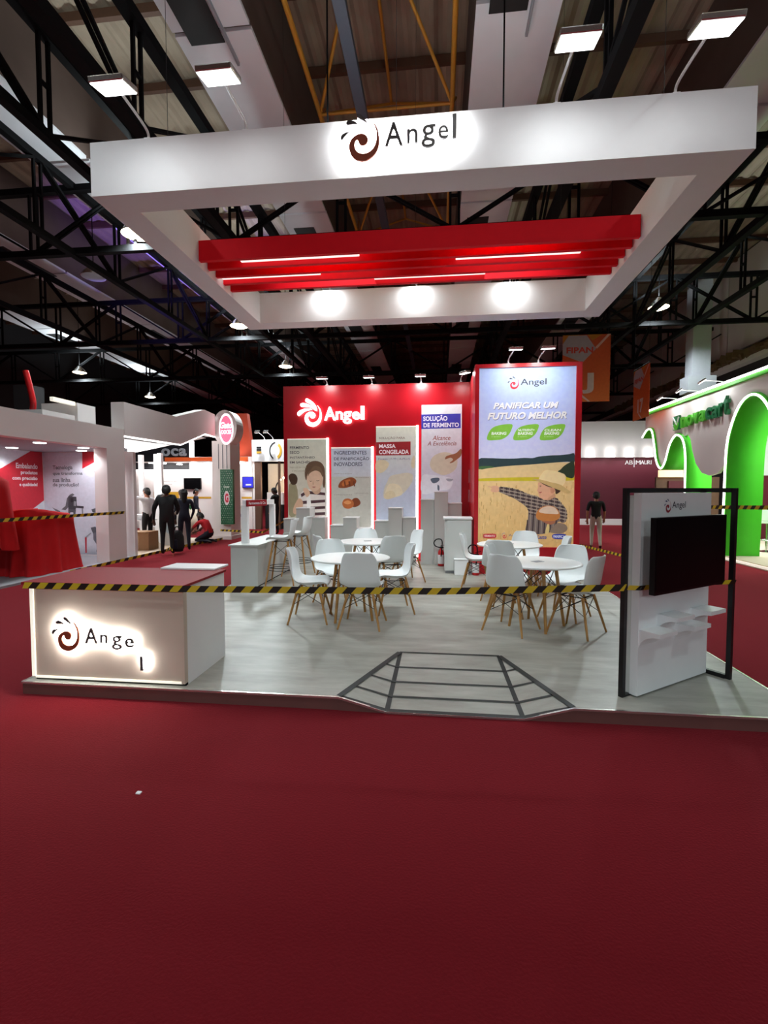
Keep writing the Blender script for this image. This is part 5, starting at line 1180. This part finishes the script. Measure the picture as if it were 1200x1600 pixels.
# ---------------------------------------------------------------- things in the valance stand
tt = thing('printed_totem', 'pale boxy totem with faint print standing at the aisle edge', 'totem', (-7.55, 13.3, .03))
obj('body', MB().box((-7.85, 13.05, .03), (-7.32, 13.5, 1.02)), 'plinth', tt); obj('top', MB().box((-7.87, 13.03, 1.02), (-7.30, 13.52, 1.05)), 'white_lam', tt)
mb = MB(); FQ = wallY(13.05)
for p, c in (([(-7.8,.5),(-7.6,.75),(-7.45,.6),(-7.6,.35)], rgb(176,196,206)), ([(-7.6,.2),(-7.4,.3),(-7.38,.5),(-7.55,.45)], rgb(196,180,196)), ([(-7.7,.8),(-7.5,.85),(-7.5,.9),(-7.7,.88)], rgb(120,130,170))): mb.flat(smoothpoly(p, 4), FQ, .003, c)
obj('print', mb, 'print_matt', tt)
bx1 = thing('cardboard_box', 'brown cardboard carton on the floor beside the dark suited man', 'box', (-7.9, 12.1, .03))
obj('carton', MB().box((-8.2, 11.9, .03), (-7.55, 12.35, .52)), 'cardboard', bx1); obj('flap', MB().box((-8.2, 11.78, .50), (-7.55, 11.9, .52)), 'cardboard', bx1); obj('packing_tape', MB().box((-7.9, 11.897, .05), (-7.84, 12.352, .523)), 'beige', bx1)
tb = thing('white_table', 'white table edge with a clear tub behind the cardboard carton', 'table', (-8.6, 12.9, .03))
obj('top', MB().box((-9.2, 12.6, .74), (-8.1, 13.2, .78)), 'white_lam', tb)
for x in (-9.1, -8.2):
    for y in (12.68, 13.12): obj('leg', MB().tube([(x, y, .03), (x, y, .74)], .022, 8), 'white_lam', tb)
tub = thing('plastic_tub', 'pale plastic tub standing on the white table', 'tub', (-8.4, 12.85, .78)); obj('bowl', MB().lathe([(.0,0),(.14,0),(.19,.13),(.20,.14),(.18,.135),(.13,.02)], (-8.4, 12.85, .78), 20), 'white_plastic', tub)
dsk = thing('display_desk', 'white desk with bent acrylic guards behind the totem', 'desk', (-8.6, 14.4, .03))
obj('top', MB().box((-9.1, 14.1, .90), (-7.9, 14.6, .95)), 'white_lam', dsk); obj('side', MB().box((-9.05, 14.15, .03), (-8.98, 14.55, .90)), 'white_lam', dsk); obj('side', MB().box((-8.0, 14.15, .03), (-7.93, 14.55, .90)), 'white_lam', dsk)
for x in (-8.9, -8.45): obj('guard', MB().tube([(x,14.15,.95),(x+.05,14.15,1.2),(x+.38,14.15,1.2),(x+.42,14.15,.95)], .015, 6), 'white_lam', dsk)
obj('shelf', MB().box((-8.98, 14.15, .45), (-8.0, 14.55, .48)), 'white_lam', dsk)
pb = thing('potted_plant', 'small plant in a pale pot behind the desk', 'plant', (-8.9, 16.6, 0)); obj('pot', MB().lathe([(.0,0),(.2,0),(.24,.9),(.2,.88)], (-8.9,16.6,0), 16), 'beige', pb)
rr = random.Random(2)
for k in range(14):
    a = rr.random()*6.28; l = .15+.15*rr.random(); p = Vector((-8.9, 16.6, .88)); q = p+Vector((l*.6*math.cos(a), l*.6*math.sin(a), l)); s = Vector((-math.sin(a), math.cos(a), 0))*.03
    obj('leaf', MB().add([p, (p+q)/2+s, q, (p+q)/2-s], [(0,1,2,3)]), 'green_dark', pb)
bag = thing('black_backpack', 'black backpack carried low beside the dark suited man', 'bag', (-6.55, 11.55, .25))
obj('body', MB().lathe([(.0,0),(.13,.01),(.17,.12),(.16,.38),(.10,.52),(.0,.55)], (-6.56, 11.55, .06), 16), 'bag_black', bag); obj('handle', MB().tube(spline([(-6.62,11.55,.58),(-6.6,11.55,.68),(-6.52,11.55,.68),(-6.5,11.55,.58)], 5), .014, 6), 'bag_black', bag); obj('pocket', MB().box((-6.65, 11.36, .14), (-6.47, 11.42, .38)), 'cloth_navy', bag, bevel=.02)
lit = tag(obj('paper_scrap', MB().box((-1.62, 2.38, 0), (-1.595, 2.40, .006)), 'white_paint'), 'tiny white scrap of paper lying on the empty red carpet', 'scrap')

# ---------------------------------------------------------------- people
def person(label, loc, rz, pose, H=1.7, top='cloth_black', bottom='cloth_black', skin='skin', sleeve=None, shoe='shoe', build=1.0, long_hair=False, group=None):
    """one continuous skinned figure; pose gives joints in body space (x right, y forward, z up, for a 1.7 m body)"""
    k = H/1.7
    J = dict(pelvis=(0,0,.93), waist=(0,0,1.06), chest=(0,.0,1.26), neck=(0,-.01,1.42), chin=(0,.03,1.50), skull=(0,.015,1.58), crown=(0,.0,1.655),
             sl=(-.175,0,1.385), sr=(.175,0,1.385), el=(-.215,-.01,1.11), er=(.215,-.01,1.11), wl=(-.225,.06,.87), wr=(.225,.06,.87), hl=(-.22,.085,.79), hr=(.22,.085,.79),
             hpl=(-.09,0,.90), hpr=(.09,0,.90), kl=(-.10,.02,.50), kr=(.10,.02,.50), al=(-.11,-.02,.09), ar=(.11,-.02,.09), tl=(-.12,.13,.035), tr=(.12,.13,.035), nose=(0,.115,1.555))
    J.update(pose)
    R = dict(pelvis=.135*build, waist=.125*build, chest=.145*build, neck=.055, chin=.062, skull=.092, crown=.062, sl=.070*build, sr=.070*build, el=.045*build, er=.045*build, wl=.03, wr=.03, hl=.030, hr=.030, hpl=.095*build, hpr=.095*build, kl=.062, kr=.062, al=.042, ar=.042, tl=.036, tr=.036, nose=.014)
    E = [('pelvis','waist','t'),('waist','chest','t'),('chest','neck','t'),('neck','chin','s'),('chin','skull','s'),('skull','crown','s'),('chest','sl','t'),('chest','sr','t'),('sl','el','a'),('sr','er','a'),('el','wl','f'),('er','wr','f'),('wl','hl','s'),('wr','hr','s'),('pelvis','hpl','b'),('pelvis','hpr','b'),('hpl','kl','b'),('hpr','kr','b'),('kl','al','b'),('kr','ar','b'),('al','tl','h'),('ar','tr','h'),('skull','nose','s')]
    V = {n: Vector(p) for n, p in J.items()}; rad = dict(R)
    for s in 'lr':                                                    # fingers: four and a thumb
        d = (V['h'+s]-V['w'+s]).normalized(); side = d.cross(Vector((0,1,0))); side = side.normalized() if side.length > .1 else Vector((1,0,0))
        curl = side.cross(d)*(-.4)
        for i, (o, l) in enumerate(((-.024,.066),(-.008,.078),(.008,.074),(.024,.058))):
            a, b = 'f%s%d' % (s, i), 'g%s%d' % (s, i); V[a] = V['h'+s]+side*o+d*l*.5; V[b] = V[a]+(d+curl).normalized()*l*.6; rad[a] = .0095; rad[b] = .008; E += [('h'+s, a, 's'), (a, b, 's')]
        a, b = 'th'+s, 'ti'+s; V[a] = V['w'+s].lerp(V['h'+s], .5)+side*(-.04); V[b] = V[a]+(d-side*.5).normalized()*.04; rad[a] = .011; rad[b] = .009; E += [('h'+s, a, 's'), (a, b, 's')]
    names = list(V); ix = {n: i for i, n in enumerate(names)}
    me = bpy.data.meshes.new('skeleton'); me.from_pydata([V[n] for n in names], [(ix[a], ix[b]) for a, b, _ in E], []); me.update()
    o = bpy.data.objects.new('skeleton', me); COL.objects.link(o); m = o.modifiers.new('skin', 'SKIN'); m.use_smooth_shade = True
    for n in names:
        sv = me.skin_vertices[0].data[ix[n]]; sv.radius = (rad[n], rad[n]*(.78 if n in ('chest','waist','pelvis') else 1)); sv.use_root = n == 'pelvis'
    ss = o.modifiers.new('sub', 'SUBSURF'); ss.levels = 1; ss.render_levels = 1
    dg = bpy.context.evaluated_depsgraph_get(); dg.update(); ev = o.evaluated_get(dg); bm_ = bpy.data.meshes.new_from_object(ev, depsgraph=dg)
    bpy.data.objects.remove(o)
    mats = {'t': top, 'a': top, 'f': sleeve or skin, 's': skin, 'b': bottom, 'h': shoe}; order = list(dict.fromkeys(mats.values()))
    bm_.materials.clear()
    for q in order: bm_.materials.append(MATS[q])
    for f in bm_.polygons:
        c = f.center; best = None
        for a, b, r in E:
            p, q = V[a], V[b]; d = q-p; t = max(0, min(1, (c-p).dot(d)/max(1e-9, d.length_squared))); e = (c-p-d*t).length-.6*(rad[a]+(rad[b]-rad[a])*t)
            if best is None or e < best[0]: best = (e, r)
        f.material_index = order.index(mats[best[1]]); f.use_smooth = True
    t = bpy.data.objects.new('person', bm_); COL.objects.link(t); tag(t, label, 'person', group)
    hd = V['skull']; up = (V['crown']-V['chin']).normalized(); fw = (V['nose']-V['skull']); fw = (fw-up*fw.dot(up)).normalized(); rt = fw.cross(up)
    Mh = Matrix((rt, fw, up)).transposed().to_4x4(); Mh.translation = hd
    mb = MB(); prof = [(.108,-.03),(.110,.0),(.106,.04),(.088,.085),(.05,.112),(.0,.12)]
    n = 18; vs = []; fs = []
    for r, z in prof:
        for q in range(n):
            a = 2*math.pi*q/n; f = math.sin(a); zz = z-(.055*max(0, -f)) + (.05*max(0, f) if z < .03 else 0)
            vs.append(Mh @ Vector((r*.92*math.cos(a), r*1.04*f-.012, zz)))
    for i in range(len(prof)-1): fs += [(i*n+q, i*n+(q+1) % n, (i+1)*n+(q+1) % n, (i+1)*n+q) for q in range(n)]
    mb.add(vs, fs, sm=True)
    if long_hair:
        w_ = [Mh @ Vector(p) for p in ((0,-.06,.02),(0,-.085,-.08),(0,-.10,-.2),(0,-.10,-.30))]
        mb.tube(w_, .095, 12, r1=.05)
    obj('hair', mb, 'hair', t)
    for sx in (-1, 1):
        obj('ear', MB().lathe([(.0,-.03),(.02,-.015),(.024,.01),(.014,.03),(.0,.034)], (0,0,0), 8, M=Mh @ Matrix.Translation((sx*.095, -.005, -.01)) @ Matrix.Scale(.5, 4, (1,0,0))), skin, t)
        obj('eye', MB().lathe([(.0,-.012),(.012,0),(.0,.012)], (0,0,0), 8, M=Mh @ Matrix.Translation((sx*.034, .083, -.002))), 'ink_black', t)
    obj('mouth', MB().box((-.024,.082,-.088), (.024,.094,-.08), 0, Mh), 'maroon', t)
    t.scale = (k, k, k); t.location = loc; t.rotation_euler = (0, 0, rz)
    return t
W = {}
walk = dict(kl=(-.10,.10,.50), al=(-.11,.02,.10), tl=(-.12,.17,.06), kr=(.10,-.02,.49), ar=(.11,-.22,.12), tr=(.12,-.10,.04), el=(-.24,-.08,1.13), wl=(-.24,-.06,.88), hl=(-.235,-.04,.80), er=(.235,.03,1.12), wr=(.235,.14,.90), hr=(.23,.17,.83))
person('broad dark suited person with a back to us on the aisle\'s left edge', (-6.62, 11.2, .03), R_(20), dict(el=(-.28,-.03,1.12), wl=(-.30,.02,.86), hl=(-.29,.03,.78), er=(.26,.05,1.12), wr=(.20,.2,.98), hr=(.16,.26,.98)), 1.72, 'cloth_black', 'cloth_black', 'skin_dark', 'cloth_black', build=1.28)
person('long haired person in navy beside the broad dark suited person', (-6.58, 11.95, .03), R_(30), dict(er=(.25,.03,1.1), wr=(.19,.15,.90), hr=(.16,.2,.85)), 1.62, 'cloth_navy', 'cloth_navy', 'skin_dark', 'cloth_navy', long_hair=True)
person('person in grey and black looking at the far desk, dark hair tied', (-7.75, 13.95, .03), R_(60), dict(el=(-.23,.10,1.14), wl=(-.16,.26,1.04), hl=(-.10,.32,1.06), er=(.23,.10,1.14), wr=(.18,.27,1.06), hr=(.12,.33,1.08)), 1.60, 'cloth_black', 'cloth_navy', 'skin', 'cloth_grey', long_hair=True)
person('person in a white shirt raising an arm beside the white posts', (-7.98, 12.55, .03), R_(75), dict(el=(-.30,.12,1.42), wl=(-.22,.28,1.50), hl=(-.18,.34,1.54), er=(.24,.06,1.12), wr=(.2,.22,1.0), hr=(.17,.28,.98)), 1.66, 'cloth_white', 'cloth_black', 'skin', 'cloth_white')
person('person in dark clothes stepping past the sign pillar', (-9.05, 17.3, .0), R_(-70), walk, 1.66, 'cloth_navy', 'cloth_navy', 'skin', 'cloth_navy')
person('person in a red t-shirt kneeling on the floor over some work', (-6.98, 13.95, .0), R_(80),
       dict(pelvis=(0,-.12,.30), waist=(0,-.07,.41), chest=(0,.04,.57), neck=(0,.13,.70), chin=(0,.20,.75), skull=(0,.22,.82), crown=(0,.23,.89), nose=(0,.315,.785), sl=(-.175,.10,.66), sr=(.175,.10,.66), el=(-.24,.28,.48), er=(.24,.26,.48), wl=(-.16,.44,.34), wr=(.16,.44,.34), hl=(-.12,.51,.31), hr=(.12,.51,.31),
            hpl=(-.10,-.10,.27), hpr=(.10,-.10,.27), kl=(-.15,.30,.09), kr=(.15,.30,.09), al=(-.13,-.14,.08), ar=(.13,-.14,.08), tl=(-.13,-.28,.05), tr=(.13,-.28,.05)), 1.72, 'cloth_tshirt', 'cloth_navy', 'skin_dark', None)
pad = tag(obj('paper_pad', MB().box((-7.88, 13.86, .03), (-7.6, 14.1, .16)), 'white_lam', bevel=.01), 'white package on the floor in front of the kneeling person', 'package')
person('person in black by the ring emblem stand looking down at a phone', (-5.72, 16.6, .0), R_(82), dict(el=(-.22,.10,1.14), wl=(-.15,.27,1.16), hl=(-.10,.33,1.20), er=(.22,.10,1.14), wr=(.15,.27,1.16), hr=(.10,.33,1.20), chin=(0,.07,1.47), skull=(0,.06,1.56), crown=(0,.055,1.64), nose=(0,.165,1.52)), 1.72, 'cloth_black', 'cloth_black', 'skin_dark', 'cloth_black')
ph = Vector((-5.72, 16.6, 0))+Matrix.Rotation(R_(82), 3, 'Z') @ Vector((0, .385*1.012, 1.26))
tel = thing('phone', 'dark phone held up by the person near the ring emblem', 'phone', ph); obj('case', MB().box(ph-Vector((.006,.04,.08)), ph+Vector((.006,.04,.08))), 'black_gloss', tel, bevel=.003); obj('glass', MB().box(ph+Vector((.006,-.035,-.07)), ph+Vector((.0075,.035,.07))), 'screen_off', tel)
person('person in black t-shirt and light trousers walking away down the right aisle', (4.28, 13.8, .0), R_(-12), walk, 1.58, 'cloth_black', 'cloth_khaki', 'skin', None)
